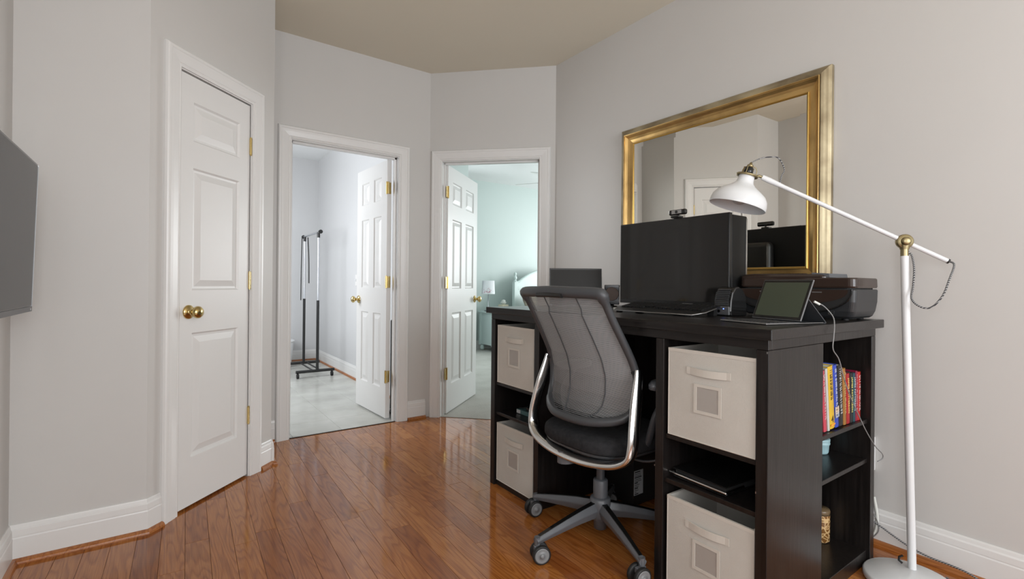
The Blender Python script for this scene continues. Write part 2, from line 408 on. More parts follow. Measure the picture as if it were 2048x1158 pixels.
base('baseboard_closet', [(-1.914, .60), (-1.914, .288), onA(-1.151), onA(-1.255)], 1)
base('baseboard_bathroom_door', [(-1.825, .708), (-1.914, .708)], 1)
base('baseboard_bathroom', [(-.70, .86), (-.70, 4.2), (-2.88, 4.2)], 1)
base('baseboard_bedroom', [(.18, 1.7), (.18, 3.93), (5.1, 3.93)], -1, False)

# ------------------------------------------------------------------ panel doors
def panel_door(name, hinge, d, out, w, label_hinge, cols, knob_s, z_knob=.92, t=.035, knobs=(1, -1), hinge_side=1):
    """hinge: floor point of the hinge line of the visible face, d: from hinge to free edge, out: visible face normal"""
    root = thing(name, (hinge[0], hinge[1], 0), kind='structure')
    d = Vector((*d, 0)).normalized(); o_ = Vector((*out, 0)).normalized(); up = Vector((0, 0, 1))
    mt = Matrix(((d.x, o_.x, 0, 0), (d.y, o_.y, 0, 0), (0, 0, 1, 0), (0, 0, 0, 1)))     # local x along leaf, y outwards, z up
    z0, z1 = .012, 2.022
    zs = [(.236, .821), (1.021, 1.596), (1.72, 1.904)]
    if cols == 1: xs = [(.075, w - .075)]
    else:
        pw = (w - .105 * 2 - .10) / 2; xs = [(.105, .105 + pw), (w - .105 - pw, w - .105)]
    mb = MB(mtx=mt)
    xe = [0] + [v for a in xs for v in a] + [w]; ze = [z0] + [v for a in zs for v in a] + [z1]
    for i in range(len(xe) - 1):
        for j in range(len(ze) - 1):
            if i % 2 == 1 and j % 2 == 1: continue
            mb.add([(xe[i], 0, ze[j]), (xe[i + 1], 0, ze[j]), (xe[i + 1], 0, ze[j + 1]), (xe[i], 0, ze[j + 1])], [(0, 1, 2, 3)])
            mb.add([(xe[i], -t, ze[j]), (xe[i + 1], -t, ze[j]), (xe[i + 1], -t, ze[j + 1]), (xe[i], -t, ze[j + 1])], [(3, 2, 1, 0)])
    for x in (0, w): mb.add([(x, 0, z0), (x, -t, z0), (x, -t, z1), (x, 0, z1)], [(0, 1, 2, 3)])
    for z in (z0, z1): mb.add([(0, 0, z), (w, 0, z), (w, -t, z), (0, -t, z)], [(0, 1, 2, 3)])
    mb.build('leaf', 'door', root)
    for (a, b) in xs:
        for (c, e) in zs:
            pm = MB(mtx=mt)
            for yy, sg in ((0, 1), (-t, -1)):
                prof = [(0, 0), (.008, -.009), (.018, -.010), (.022, -.009), (.046, -.0018), (.048, -.001)]
                rings = [[(a + q, yy + sg * h, c + q), (b - q, yy + sg * h, c + q), (b - q, yy + sg * h, e - q), (a + q, yy + sg * h, e - q)] for q, h in prof]
                pm.rings([[Vector(p) for p in r] for r in rings], caps=False, smooth=False)
                pm.add(rings[-1], [(0, 1, 2, 3)])
            pm.build('panel', 'door', root)
    def knob(sgn):
        y = 0 if sgn > 0 else -t
        mm = mt @ Matrix.Translation((knob_s, y, z_knob)) @ Matrix.Rotation(radians(-90 * sgn), 4, 'X')
        k = MB().lathe([(.033, 0), (.033, .003), (.029, .008), (.016, .011), (.012, .014), (.0115, .028), (.016, .033), (.025, .040), (.0285, .048), (.028, .055), (.022, .063), (.010, .067), (.001, .068)], 28, mm).build('door_knob', 'brass', root)
    for s_ in knobs: knob(s_)
    for z in (.335, 1.071, 1.802):
        h = MB(mtx=mt)
        hy = 0.004 if hinge_side > 0 else .004
        h.cyl((-.004, hy, z - .045), (-.004, hy, z + .045), .0065, n=12)
        h.cyl((-.004, hy, z - .050), (-.004, hy, z - .046), .005, n=10); h.cyl((-.004, hy, z + .046), (-.004, hy, z + .050), .005, n=10)
        if label_hinge == 'open':
            h.box(-.0015, .0, -.032, .002, z - .045, z + .045)
            h.box(-.040, -.004, .0005, .0025, z - .045, z + .045)
        else:
            h.box(-.010, .002, .0, .003, z - .044, z + .044)
        h.build('hinge', 'brass', root)
    return root
# closet door: closed, hinged on the right, knob on the left
hp = onA(-1.347, -.003)
panel_door('door_1', hp, (-1 / r2, -1 / r2), (1 / r2, -1 / r2), .454, 'closed', 1, .454 - .055, knobs=(1,))
# bathroom door swung 90 degrees into the bathroom, visible face looks left
panel_door('door_2', (-1.025, .80), (-.05, 1), (-1, -.05), .615, 'open', 2, .615 - .05)
# bedroom door swung into the bedroom, visible face looks right
panel_door('door_3', (-.565, .665), (.765, .645), (.645, -.765), .745, 'open', 2, .745 - .06)

# ================================================================== DESK
DL = Vector((-1.018, -2.153, 0))
desk = thing('desk', DL, 'tall black-brown craft desk with open shelf pedestals against the right wall', 'desk')
def dbox(name, x0, x1, y0, y1, z0, z1, m='wood', bev=.0012):
    return MB(off=DL).box(x0, x1, y0, y1, z0, z1).build(name, m, desk, bevel=bev, seg=1)
dbox('desktop', -1.018, -.155, -2.153, -.632, .909, .941, 'woodtop', .002)
dbox('front_apron', -1.0, -.98, -2.135, -.66, .878, .9085, 'woodtop')
dbox('side_apron', -.9795, -.186, -2.135, -2.115, .878, .9085)
dbox('side_apron', -.9795, -.186, -.68, -.66, .878, .9085)
for (ye, yi, s) in ((-2.135, -1.736, 1), (-.66, -1.068, -1)):
    e0, e1 = sorted((ye, ye + s * .036)); i0, i1 = sorted((yi, yi - s * .034))
    dbox('end_panel', -1.0, -.64, e0, e1, 0, .8775)
    dbox('inner_panel', -1.0, -.186, i0, i1, 0, .8775)
    a, b = sorted((ye + s * .0362, yi - s * .0342))
    dbox('divider_panel', -.655, -.64, a, b, .03, .8775)
    f0, f1 = sorted((ye, yi - s * .0342))
    dbox('rear_panel', -.222, -.186, f0, f1, 0, .8775)
    dbox('plinth', -.985, -.656, a, b, .0, .03)
    g0, g1 = sorted((ye + s * .012, yi - s * .0342))
    dbox('plinth', -.6395, -.2225, g0, g1, .0, .052)
    dbox('top_panel', -.98, -.2225, a, b, .885, .9085)
    for z in (.5445, .389): dbox('shelf', -.99, -.656, a, b, z - .0155, z)
    for z in (.557, .405): dbox('shelf', -.6395, -.2225, g0, g1, z - .0155, z)
    # rows of small metal shelf pins holes
    for zz in (.27, .3, .33, .43, .46, .70, .73):
        pass
dbox('back_panel', -.33, -.315, -1.7025 - .033, -1.0685, .16, .8775)
pins = MB(off=DL)
for z in (.30, .318, .336, .355): pins.box(-.86, -.854, -1.7705, -1.7685, z, z + .005)
for z in (.33, .347, .364): pins.box(-.226, -.2215, -1.99, -1.985, z, z + .005)
pins.build('shelf_pins', 'silver', desk, kind='stuff')
for p in ((-1.0005, -2.133, .868), (-1.0005, -1.737, .42), (-1.0005, -2.103, .45)): MB(off=DL).box(p[0] - .001, p[0] + .001, p[1], p[1] + .003, p[2], p[2] + .006).build('screw', 'silver', desk)

# ------------------------------------------------------------------ fabric bins
def make_bin(loc, label, w=.308, h=.302, dp=.30):
    r = thing('fabric_bin', loc, label, 'storage bin', 'beige fabric cube bins')
    b = MB(); t = .005; bul = .006
    n = 8
    # front panel slightly bulged, sides, back, bottom
    def sheet(fn, nu, nv):
        vs = [fn(i / nu, j / nv) for i in range(nu + 1) for j in range(nv + 1)]
        fs = [(i * (nv + 1) + j, (i + 1) * (nv + 1) + j, (i + 1) * (nv + 1) + j + 1, i * (nv + 1) + j + 1) for i in range(nu) for j in range(nv)]
        b.add(vs, fs, True)
    def bl(u, v): return bul * sin(pi * u) * sin(pi * v)
    for k in (0, 1):
        q = t * k
        sheet(lambda u, v: (-bl(u, v) + q, (-w / 2 + q) + u * (w - 2 * q), v * h), 8, 8)
        sheet(lambda u, v: (dp - q, (-w / 2 + q) + u * (w - 2 * q), v * h), 1, 1)
        for s in (-1, 1): sheet(lambda u, v: (q + u * (dp - 2 * q), s * (w / 2 - q - .003 * sin(pi * u) * sin(pi * v)), v * h), 6, 6)
    b.box(0, dp, -w / 2, w / 2, 0, .004)
    b.build('bin_body', 'bin', r)
    rim = MB()
    pr = [(-.0015, -.010), (.0065, -.010), (.0065, .001), (-.0015, .001)]
    rim.sweep(pr, [(0, -w / 2, h), (0, w / 2, h), (dp, w / 2, h), (dp, -w / 2, h)], (0, 0, 1), closed=True, flip=-1)
    rim.build('rim_binding', 'binedge', r)
    e = MB()
    for y in (-w / 2, w / 2): e.tube([(0, y, .002), (0, y, h)], .0018, 6)
    e.tube([(-.001, -w / 2, .003), (-.001, w / 2, .003)], .0022, 6)
    e.build('edge_piping', 'binedge', r)
    # strap handle
    st = MB(); k = 12; zc = h - .066; hw = .012; Ls = .078
    rings = []
    for i in range(k + 1):
        u = i / k; y = -Ls + 2 * Ls * u; off = -.003 - bul * .6 - 0.007 * sin(pi * min(1, max(0, (u - .12) / .76))) ** .7 if .12 < u < .88 else -.003 - bul * .6
        sag = -.003 * sin(pi * u)
        rings.append([Vector((off, y, zc - hw + sag)), Vector((off, y, zc + hw + sag)), Vector((off + .0025, y, zc + hw + sag)), Vector((off + .0025, y, zc - hw + sag))])
    st.rings(rings, smooth=False); st.build('handle_strap', 'binedge', r)
    wz0, wz1, ww = h - .197, h - .112, .043
    fr = MB(); fo = -.0068
    fr.sweep([(-.004, 0), (.006, 0), (.006, .0022), (-.004, .0022)], [(fo, -ww, wz0), (fo, ww, wz0), (fo, ww, wz1), (fo, -ww, wz1)], (-1, 0, 0), closed=True)
    wf = fr.build('label_frame', 'binedge', r)
    MB().box(fo - .0005, fo + .002, -ww, ww, wz0, wz1).build('label_window', 'binwin', wf)
    ln = MB().box(.0052, dp - .0052, -w / 2 + .0055, w / 2 - .0055, .0045, .006).build('bin_lining', 'bindark', r)
    return r
def dup(root, loc, label):
    r = root.copy(); COL.objects.link(r); r.location = loc; r['label'] = label
    for ch in list(root.children):
        c = ch.copy(); COL.objects.link(c); c.parent = r
        for g in ch.children:
            d = g.copy(); COL.objects.link(d); d.parent = c
    return r
b0 = make_bin((-.992, -1.9395, .546), 'large beige fabric bin at the top of the right pedestal, nearest the camera')
dup(b0, (-.992, -1.9395, .031), 'beige fabric bin at the bottom of the right pedestal, cut by the picture edge')
dup(b0, (-.992, -.866, .546), 'beige fabric bin in the upper cubby left of the office chair')
dup(b0, (-.992, -.866, .031), 'beige fabric bin in the floor-level cubby left of the office chair')

# black portfolio folder on the right pedestal shelf
def fold(P0):
    r = thing('folder', (-.93, -1.885, .3895), 'glossy black ring folder lying under the upper right bin', 'folder')
    a = MB(mtx=Matrix.Rotation(radians(-3), 4, 'Z'))
    a.box(-.035, .22, -.105, .100, .001, .006); a.box(-.035, .22, -.105, .100, .027, .032)
    a.build('cover', 'gloss', r, bevel=.002)
    a = MB(mtx=Matrix.Rotation(radians(-3), 4, 'Z')); a.box(-.028, .20, -.100, .094, .0065, .0265); a.build('inner_pages', 'ink', r)
    a = MB(mtx=Matrix.Rotation(radians(-3), 4, 'Z'))
    a.tube(smoothpath([(.05, .102, .016), (-.03, .102, .016), (-.040, .094, .016), (-.041, -.096, .016), (-.032, -.107, .016), (.06, -.107, .016)], 5), .0045, 8)
    a.build('zip_edge', 'chrome', r)
fold(0)
# small gadget box on the left pedestal shelf
g = thing('gadget_box', (-.91, -.85, .389), 'small teal box with black gadgets on top on the left pedestal shelf', 'box')
MB().box(-.01, .12, -.065, .065, .001, .022).build('card_box', 'teal', g, bevel=.001)
MB().box(-.0115, -.009, .03, .062, .003, .020).build('box_sticker', 'paper', g)
mb = MB(); mb.box(.0, .10, -.06, -.005, .0225, .04); mb.tube([(.02, .0, .03), (.05, .03, .032), (.09, .05, .03)], .007, 8); mb.tube([(.0, .055, .027), (.02, .02, .03), (.03, -.03, .044)], .003, 6)
mb.build('gadget', 'gloss', g, bevel=.004)

# pale blue cups, giraffe tin
c = thing('cup_stack', (-.300, -1.985, .405), 'pale blue plastic pot on the middle shelf of the desk end', 'pot')
MB().lathe([(.0, .001), (.030, .001), (.033, .008), (.035, .035), (.038, .038), (.038, .044), (.036, .046), (.038, .05), (.038, .058), (.034, .06), (0, .06)], 28).build('pot', 'blue', c)
j = thing('patterned_tin', (-.285, -1.985, .052), 'giraffe print jar standing at the bottom of the desk end', 'jar')
MB().lathe([(.0, .001), (.030, .001), (.034, .006), (.0345, .108), (.031, .116), (0, .116)], 32).build('jar_body', 'giraffe', j)
MB().lathe([(.033, .1085), (.0350, .1085), (.0352, .122), (.033, .128), (0, .129)], 32).build('lid', mat('amber_glass_lid', (.16, .11, .06), .15), j)

# ------------------------------------------------------------------ books
BK = [('pink paperback half hidden behind the desk end panel', .026, .215, .14, (.5, .05, .08), 6.6, '~', (.8, .6, .6)),
      ('white and green covered book beside the pink one', .016, .222, .135, (.52, .53, .5), 6.6, '', (.1, .3, .1)),
      ('thick yellow book with a large black 4 on its spine', .040, .224, .15, (.66, .42, .02), 6.6, '~', (.06, .03, .02)),
      ('royal blue book between the yellow and the black ones', .032, .226, .15, (.025, .06, .42), 6.6, '~', (.65, .7, .8)),
      ('wide black hardback with white spine lettering', .036, .222, .15, (.012, .012, .013), 5.5, '~', (.75, .75, .75)),
      ('book with an orange and brown cover after the black hardback', .026, .208, .14, (.33, .15, .03), 4, '~', (.7, .5, .2)),
      ('dark red book with yellow and white spine lettering', 0.030, .186, .13, (.36, .012, .015), 3, 'JAMES PATTERSON', (.85, .6, .2)),
      ('black paperback with yellow spine lettering', 0.026, .186, .13, (.012, .014, .016), 2, 'JAMES PATTERSON', (.75, .68, .2)),
      ('slim black and teal paperback beside the maroon one', 0.020, .184, .13, (.015, .06, .08), 1.5, 'JAMES PATTERSON', (.45, .65, .68)),
      ('slim maroon paperback second from the right end', 0.015, .190, .13, (.22, .01, .04), 1, '~', (.7, .5, .5)),
      ('bright red hardback at the right end of the row', 0.030, .184, .13, (.44, .02, .018), .6, '~', (.85, .7, .7))]
bx = -.565
for i, (lab, wd, ht, dp, colr, lean, ttl, tc_) in enumerate(BK):
    m = noisy(mat('book_cover_%d' % i, rough=.32), colr, tuple(q * .85 for q in colr), 30, 2)
    ltr = mat('book_lettering_%d' % i, tc_, .5)
    zb = .5575 + wd * sin(radians(lean))
    r = thing('book', (bx, -2.108, zb), lab, 'book', 'row of books on the desk end shelf'); r.rotation_euler = (0, radians(-lean), 0)
    c = MB(); c.box(0, .0015, 0, dp, 0, ht); c.box(wd - .0015, wd, 0, dp, 0, ht)
    n_ = 6; vs = []
    for q in range(n_ + 1):
        u = q / n_; vs.append((u * wd, -.003 * sin(pi * u)))
    c.prism(vs + [(wd, .0015), (0, .0015)], 0, ht); c.build('cover', m, r)
    MB().box(.0016, wd - .0016, .0016, dp - .003, .003, ht - .003).build('pages', 'linen', r)
    if ttl == '~':                                   # illegible spine print: small letter-like strokes
        sm_ = MB(); rs = random.Random(i); z = ht - .014
        while z > ht * (.45 if i == 2 else .2):
            l_ = rs.uniform(.003, .006); k_ = rs.choice([0, 1, 2])
            a0, a1 = wd * .3, wd * .72
            sm_.box(a0, a1, -.0036, -.0030, z - l_ * .3, z)
            if k_: sm_.box(a0, a0 + wd * .12, -.0036, -.0030, z - l_, z)
            if k_ > 1: sm_.box(a0, a1, -.0036, -.0030, z - l_, z - l_ * .75)
            z -= l_ + rs.choice([.0015, .0015, .005])
        sm_.build('spine_print', ltr, r, kind='stuff')
    elif ttl:
        sz = min(wd * .75, .78 * ht / (len(ttl) * .62))
        mt = Matrix.Translation((wd / 2 - sz * .35, -.0034, ht - .016)) @ Matrix.Rotation(radians(90), 4, 'X') @ Matrix.Rotation(radians(-90), 4, 'Z')
        text(ttl, sz, mt, ltr, r)
    if i == 2:
        text('4', .034, Matrix.Translation((wd / 2 - .011, -.0036, .022)) @ Matrix.Rotation(radians(90), 4, 'X'), ltr, r)
        MB().box(.003, wd - .003, -.0036, -.003, .010, .016).build('band', mat('orange_band', (.8, .3, .02), .4), r)
    if i == 3:
        MB().box(.001, wd - .001, -.0036, -.0028, .035, .075).build('spine_picture', noisy(mat('sunset_print', rough=.4), (.05, .25, .55), (.85, .6, .35), 40, 2), r)
    bx += (wd + .0015) / cos(radians(lean)) + (.004 if i in (0,) else 0)

# ------------------------------------------------------------------ computer under the desk
pc = thing('computer_tower', (-.48, -1.25, 0), 'black computer tower under the desk with a white information label', 'computer')
o = MB().box(-.132, .12, -.0595, .12, .012, .40).build('tower_case', 'black', pc, bevel=.006)
mb = MB()
for x in (-.11, .08):
    for y in (-.05, .09): mb.box(x, x + .02, y, y + .02, 0, .012)
mb.build('rubber_feet', 'rubber', pc, kind='stuff')
LX0, LX1, LY = -.128, -.064, -.0605
lb = MB().box(LX0, LX1, LY - .0005, LY + .001, .064, .180).build('information_label', 'paper', pc)
mb = MB()
rr = random.Random(5)
for q in range(12):
    z = .171 - q * .0085; mb.box(LX0 + .003, LX0 + .003 + rr.uniform(.022, .05) * (1 if q < 8 else .6), LY - .0012, LY - .0005, z, z + (.0045 if q % 3 == 0 else .002))
mb.box(LX0 + .003, LX0 + .03, LY - .0012, LY - .0005, .068, .072)
mb.build('label_print', 'ink', lb, kind='stuff')

# ================================================================== THINGS ON THE DESK
ZT = .941
# all-in-one monitor
mo = thing('monitor', (-.42, -1.375, ZT), 'wide black monitor with a dark screen in front of the gold mirror', 'monitor')
OF = Vector((-.42, -1.375, 0))
mb = MB(off=(-.42, -1.375, ZT)); mb.box(-.45, -.428, -1.686, -1.068, .972, 1.385); mb.build('screen_housing', 'black', mo, bevel=.003)
MB(off=(-.42, -1.375, ZT)).box(-.4513, -.4502, -1.679, -1.075, .992, 1.378).build('screen', 'screen', mo)
mb = MB(off=(-.42, -1.375, ZT)); mb.box(-.4278, -.302, -1.684, -1.07, .978, 1.379); mb.build('rear_cover', 'matteblack', mo, bevel=.008, seg=3)
mb = MB(off=(-.42, -1.375, ZT)); mb.box(-.3018, -.235, -1.53, -1.22, 1.03, 1.30); mb.build('rear_hump', 'black', mo, bevel=.025, seg=4)
mb = MB(off=(-.42, -1.375, ZT)); mb.box(-.316, -.306, -1.6862, -1.6842, .99, 1.368); mb.build('chrome_trim', 'silver', mo)
mb = MB(off=(-.42, -1.375, ZT)); mb.box(-.36, -.33, -1.42, -1.33, .9535, .9775); mb.box(-.44, -.26, -1.49, -1.26, .9415, .953); mb.build('stand', 'black', mo, bevel=.004)
# webcam on top of it
wc = thing('webcam', (-.43, -1.412, 1.386), 'small black webcam with a silver face clipped on the monitor top', 'webcam')
MB().box(-.03, .012, -.022, .022, .001, .012).build('clip', 'black', wc, bevel=.004)
MB().box(-.013, .010, -.047, .047, .017, .043).build('camera_body', 'gloss', wc, bevel=.008, seg=3)
MB().box(-.0145, -.0128, -.027, .027, .022, .039).build('face_plate', 'silver', wc, bevel=.0005)
MB().cyl((-.017, 0, .0305), (-.0125, 0, .0305), .0068, n=20).build('lens', 'gloss', wc)
MB().cyl((0, 0, .010), (0, 0, .018), .006, n=12).build('neck', 'black', wc)
# keyboard (raised rear)
def tilt(x, y): return .0115 + (x + .735) * .17
kb = thing('keyboard', (-.63, -1.49, ZT), 'black split-style keyboard with a silver front edge below the monitor', 'keyboard')
KO = Vector((-.63, -1.49, ZT))
mb = MB(off=KO)
out = [(-.735, -1.29), (-.738, -1.50), (-.735, -1.70), (-.69, -1.725), (-.56, -1.715), (-.545, -1.50), (-.555, -1.27), (-.68, -1.262)]
def slab(mb, out, lo, hi):
    n = len(out)
    mb.add([(x, y, ZT + max(.001, tilt(x, y) + lo)) for x, y in out] + [(x, y, ZT + tilt(x, y) + hi) for x, y in out],
           [list(range(n))[::-1], list(range(n, 2 * n))] + [(i, (i + 1) % n, n + (i + 1) % n, n + i) for i in range(n)])
slab(mb, out, -.006, 0); mb.build('keyboard_base', 'black', kb, bevel=.002)
mb = MB(off=KO); mb.tube([(x, y, ZT + tilt(x, y) - .003) for x, y in [(-.68, -1.2605), (-.7375, -1.289), (-.7405, -1.5), (-.7375, -1.701), (-.69, -1.7275), (-.6, -1.7215)]], .0022, 6); mb.build('silver_edge', 'silver', kb)
mb = MB(off=KO)
for rrow in range(5):
    x = -.668 + rrow * .0205
    for q in range(20):
        y = -1.285 - q * .0212
        if rrow == 0 and 5 < q < 9: continue
        mb.obox((x, y - .008, ZT + tilt(x, y) + .0035), (1, 0, .17), (0, 1, 0), (-.17, 0, 1), .0088, .0088, .003)
mb.build('keys', 'black', kb, kind='stuff')
MB(off=KO).box(-.60, -.594, -1.61, -1.56, ZT + .046, ZT + .0475).build('status_strip', 'silver', kb)
mb = MB(off=KO); mb.box(-.585, -.56, -1.70, -1.67, ZT + .0005, ZT + .031); mb.box(-.585, -.56, -1.32, -1.29, ZT + .0005, ZT + .031); mb.box(-.73, -.71, -1.69, -1.67, ZT + .0003, ZT + .0055); mb.box(-.73, -.71, -1.32, -1.30, ZT + .0003, ZT + .0055); mb.build('feet', 'rubber', kb, kind='stuff')
# laptop behind the chair
cA = Vector((-.602, -.666, 0)); cB = Vector((-.353, -.844, 0)); dl = (cB - cA).normalized(); nl = Vector((-dl.y, dl.x, 0)); nl = nl if nl.x < 0 or nl.y < 0 else -nl
if nl.dot(Vector((-2.4, -2.8, 0)) - cA) < 0: nl = -nl
lp = thing('laptop', ((cA + cB) / 2).to_tuple()[:2] + (ZT,), 'open laptop with a dark screen near the bedroom doorway end of the desk', 'laptop')
LO = Vector((*((cA + cB) / 2).to_tuple()[:2], ZT)); up = Vector((0, 0, 1))
Lw = (cB - cA).length / 2
mb = MB(off=LO); mb.obox(LO + up * .1105 - nl * .008, dl, (nl + up * .12).normalized(), (up - nl * .12).normalized(), Lw, .0035, .109); mb.build('lid', 'black', lp, bevel=.002)
mb = MB(off=LO); mb.obox(LO + up * .1105 - nl * .008 + nl * .0042, dl, (nl + up * .12).normalized(), (up - nl * .12).normalized(), Lw - .006, .0003, .101); mb.build('screen', 'lapscreen', lp)
mb = MB(off=LO); mb.obox(LO + up * .009 + nl * .095, dl, nl, up, Lw, .1, .006); mb.build('laptop_base', 'black', lp, bevel=.003)
mb = MB(off=LO)
for a in range(12):
    for b_ in range(5): mb.obox(LO + up * .0157 + nl * (.03 + b_ * .019) + dl * (-.12 + a * .0218), dl, nl, up, .009, .008, .0008)
mb.build('keys', 'ink', lp, kind='stuff')
# left speaker with round brown driver
sp = thing('satellite_speaker', (-.325, -.895, ZT), 'small black speaker with a round brown driver left of the monitor', 'speaker')
RZ = Matrix.Rotation(radians(40), 4, 'Z')
MB(mtx=RZ).box(-.02, .07, -.042, .042, .012, .124).build('cabinet', 'gloss', sp, bevel=.003)
MB(mtx=RZ).cyl((-.0235, 0, .072), (-.0205, 0, .072), .037, .039, 36).build('driver', mat('brown_driver', (.09, .048, .03), .45), sp)
MB(mtx=RZ).lathe([(0, .0), (.03, .0), (.03, .004), (.012, .006), (.012, .0125), (0, .0125)], 24).build('foot', 'gloss', sp)
hb = thing('usb_adapter', (-.60, -1.19, ZT), 'tiny white plug adapter lying beside the left speaker', 'adapter')
MB().box(-.012, .012, -.02, .02, .0005, .012).build('adapter_case', 'wcable', hb, bevel=.003)
MB().tube([(.0, .02, .006), (.03, .045, .004), (.08, .05, .003)], .002, 6).build('lead', 'cable', hb)
# right computer speaker
sp = thing('computer_speaker', (-.515, -1.72, ZT), 'black wedge-shaped computer speaker with a silver foot right of the keyboard', 'speaker')
RZ = Matrix.Rotation(radians(-12), 4, 'Z')
prof = [(-.030, .0), (-.034, .02), (-.031, .06), (-.022, .098), (-.008, .118), (.012, .121), (.035, .112), (.052, .085), (.060, .04), (.06, 0)]
mb = MB(mtx=RZ); n = len(prof)
for s, (y0, y1) in enumerate(((-.045, .045),)):
    mb.add([(x, y0, z + .0005) for x, z in prof] + [(x, y1, z + .0005) for x, z in prof], [list(range(n)), list(range(n, 2 * n))[::-1]] + [(i, (i + 1) % n, n + (i + 1) % n, n + i) for i in range(n)])
mb.build('cabinet', 'gloss', sp, bevel=.006, seg=3)
mb = MB(mtx=RZ); mb.box(-.0385, -.026, -.040, .040, .004, .040); mb.build('silver_panel', 'midgrey', sp, bevel=.004)
mb = MB(mtx=RZ)
for k in range(9):
    z = .046 + k * .0075; x = -.0355 + .00022 * (k * k) ; mb.box(x, x + .003, -.033, .033, z, z + .0045)
mb.build('grille', 'darkgrey', sp)
MB(mtx=RZ).cyl((-.0415, .01, .020), (-.037, .01, .020), .006, n=16).build('volume_knob', 'gloss', sp)
led = mat('blue_indicator', (.1, .2, .9), .4); B(led).inputs['Emission Color'].default_value = (.15, .25, 1, 1); B(led).inputs['Emission Strength'].default_value = 4
MB(mtx=RZ).cyl((-.0405, -.014, .030), (-.038, -.014, .030), .002, n=10).build('indicator_light', led, sp)

# ------------------------------------------------------------------ printer
PL = Vector((-.29, -1.92, ZT))
pr = thing('printer', PL, 'black all-in-one inkjet printer at the right end of the desk', 'printer')
px0, px1, py0, py1 = -.395, -.168, -2.14, -1.70
mb = MB(off=PL); pts = []
# lower body: flared shell (outline widens upwards)
def rrect(x0, x1, y0, y1, r, z, n=5):
    out = []
    for cx, cy, a0 in ((x1 - r, y1 - r, 0), (x0 + r, y1 - r, 90), (x0 + r, y0 + r, 180), (x1 - r, y0 + r, 270)):
        for i in range(n + 1):
            a = radians(a0 + 90 * i / n); out.append(Vector((cx + r * cos(a), cy + r * sin(a), z)))
    return out
prof = [(.024, .9475), (.014, .955), (.006, .975), (.001, 1.01), (0, 1.054), (.003, 1.0575)]
mb.rings([rrect(px0 + q, px1 - q * .5, py0 + q, py1 - q, .018, z) for q, z in prof], smooth=False)
mb.build('body', 'printergrey', pr, bevel=.0015)
mb = MB(off=PL); mb.rings([rrect(px0 + .01, px1 - .01, py0 + .01, py1 - .01, .03, z) for z in (1.0575, 1.0625)], smooth=False); mb.build('seam', 'rubber', pr)
mb = MB(off=PL); mb.rings([rrect(px0 + q, px1 - q, py0 + q, py1 - q, .025, z) for q, z in ((.001, 1.0625), (-.001, 1.068), (0, 1.096), (.003, 1.10))], smooth=False)
mb.build('scanner_lid', 'brownblack', pr, bevel=.0015)
mb = MB(off=PL)
mb.rings([rrect(px0 + .02 + q, px1 - .02, -2.035 + q, -1.69 - q, .02, z) for q, z in ((0, 1.1), (.0, 1.106), (.012, 1.116), (.03, 1.119))], smooth=False)
mb.build('document_feeder', 'brownblack', pr, bevel=.001)
mb = MB(off=PL); mb.add([(px0 + .03, -2.04, 1.117), (px1 - .03, -2.04, 1.117), (px1 - .03, -1.98, 1.121), (px0 + .03, -1.98, 1.121), (px0 + .03, -2.043, 1.1015), (px1 - .03, -2.043, 1.1015), (px1 - .03, -1.98, 1.105), (px0 + .03, -1.98, 1.105)],
    [(0, 1, 2, 3), (4, 5, 6, 7), (0, 1, 5, 4), (1, 2, 6, 5), (2, 3, 7, 6), (3, 0, 4, 7)]); mb.build('feeder_flap', 'midgrey', pr)
for q in (.0, 1):
    pass
yc = -1.912
def arcpoly(w2, top, bot, n=20): return [(yc + w2 * cos(pi * i / n), top - (top - bot) * sin(pi * i / n) ** .8) for i in range(n + 1)]
def plate(name, poly, x0, x1, m):
    n = len(poly); mb = MB(off=PL)
    mb.add([(x0, y, z) for y, z in poly] + [(x1, y, z) for y, z in poly], [list(range(n)), list(range(n, 2 * n))[::-1]] + [(i, (i + 1) % n, n + (i + 1) % n, n + i) for i in range(n)])
    return mb.build(name, m, pr)
plate('tray_cavity', arcpoly(.214, 1.0565, .964), px0 - .0012, px0 + .004, 'rubber')
plate('front_panel', arcpoly(.205, 1.0545, .998), px0 - .0035, px0 - .0012, 'brownblack')
mb = MB(off=PL); mb.tube([(px0 - .003, y, z) for y, z in arcpoly(.217, 1.0565, .960, 28)], .0028, 8); mb.build('tray_rim', 'gloss', pr)
mb = MB(off=PL); mb.box(px0 - .004, px0 + .0, -1.99, -1.82, .972, .978); mb.box(px0 - .03, px0 + .0, -1.97, -1.84, .962, .966); mb.build('paper_tray', 'black', pr)
mb = MB(off=PL); mb.box(px0 - .004, px0 - .0034, -2.03, -1.995, 1.043, 1.047); mb.box(px0 - .004, px0 - .0034, -1.80, -1.792, 1.043, 1.047); mb.build('front_marks', 'silver', pr, kind='stuff')
mb = MB(off=PL)
yy, zz = -2.05, .962
for a in ((0, .020, 0, .0012), (0, .020, .014, .0152), (0, .0012, 0, .0152), (.0188, .020, 0, .0152), (.004, .016, .005, .0062), (.004, .016, .009, .0102)):
    mb.box(px0 + .002, px0 + .006, yy - a[1], yy - a[0], zz + a[2], zz + a[3])
mb.build('card_slot', 'silver', pr)
mb = MB(off=PL)
for x in (px0 + .05, px1 - .04):
    for y in (py0 + .05, py1 - .05): mb.cyl((x, y, .9412), (x, y, .95), .012, n=12)
mb.build('feet', 'rubber', pr, kind='stuff')

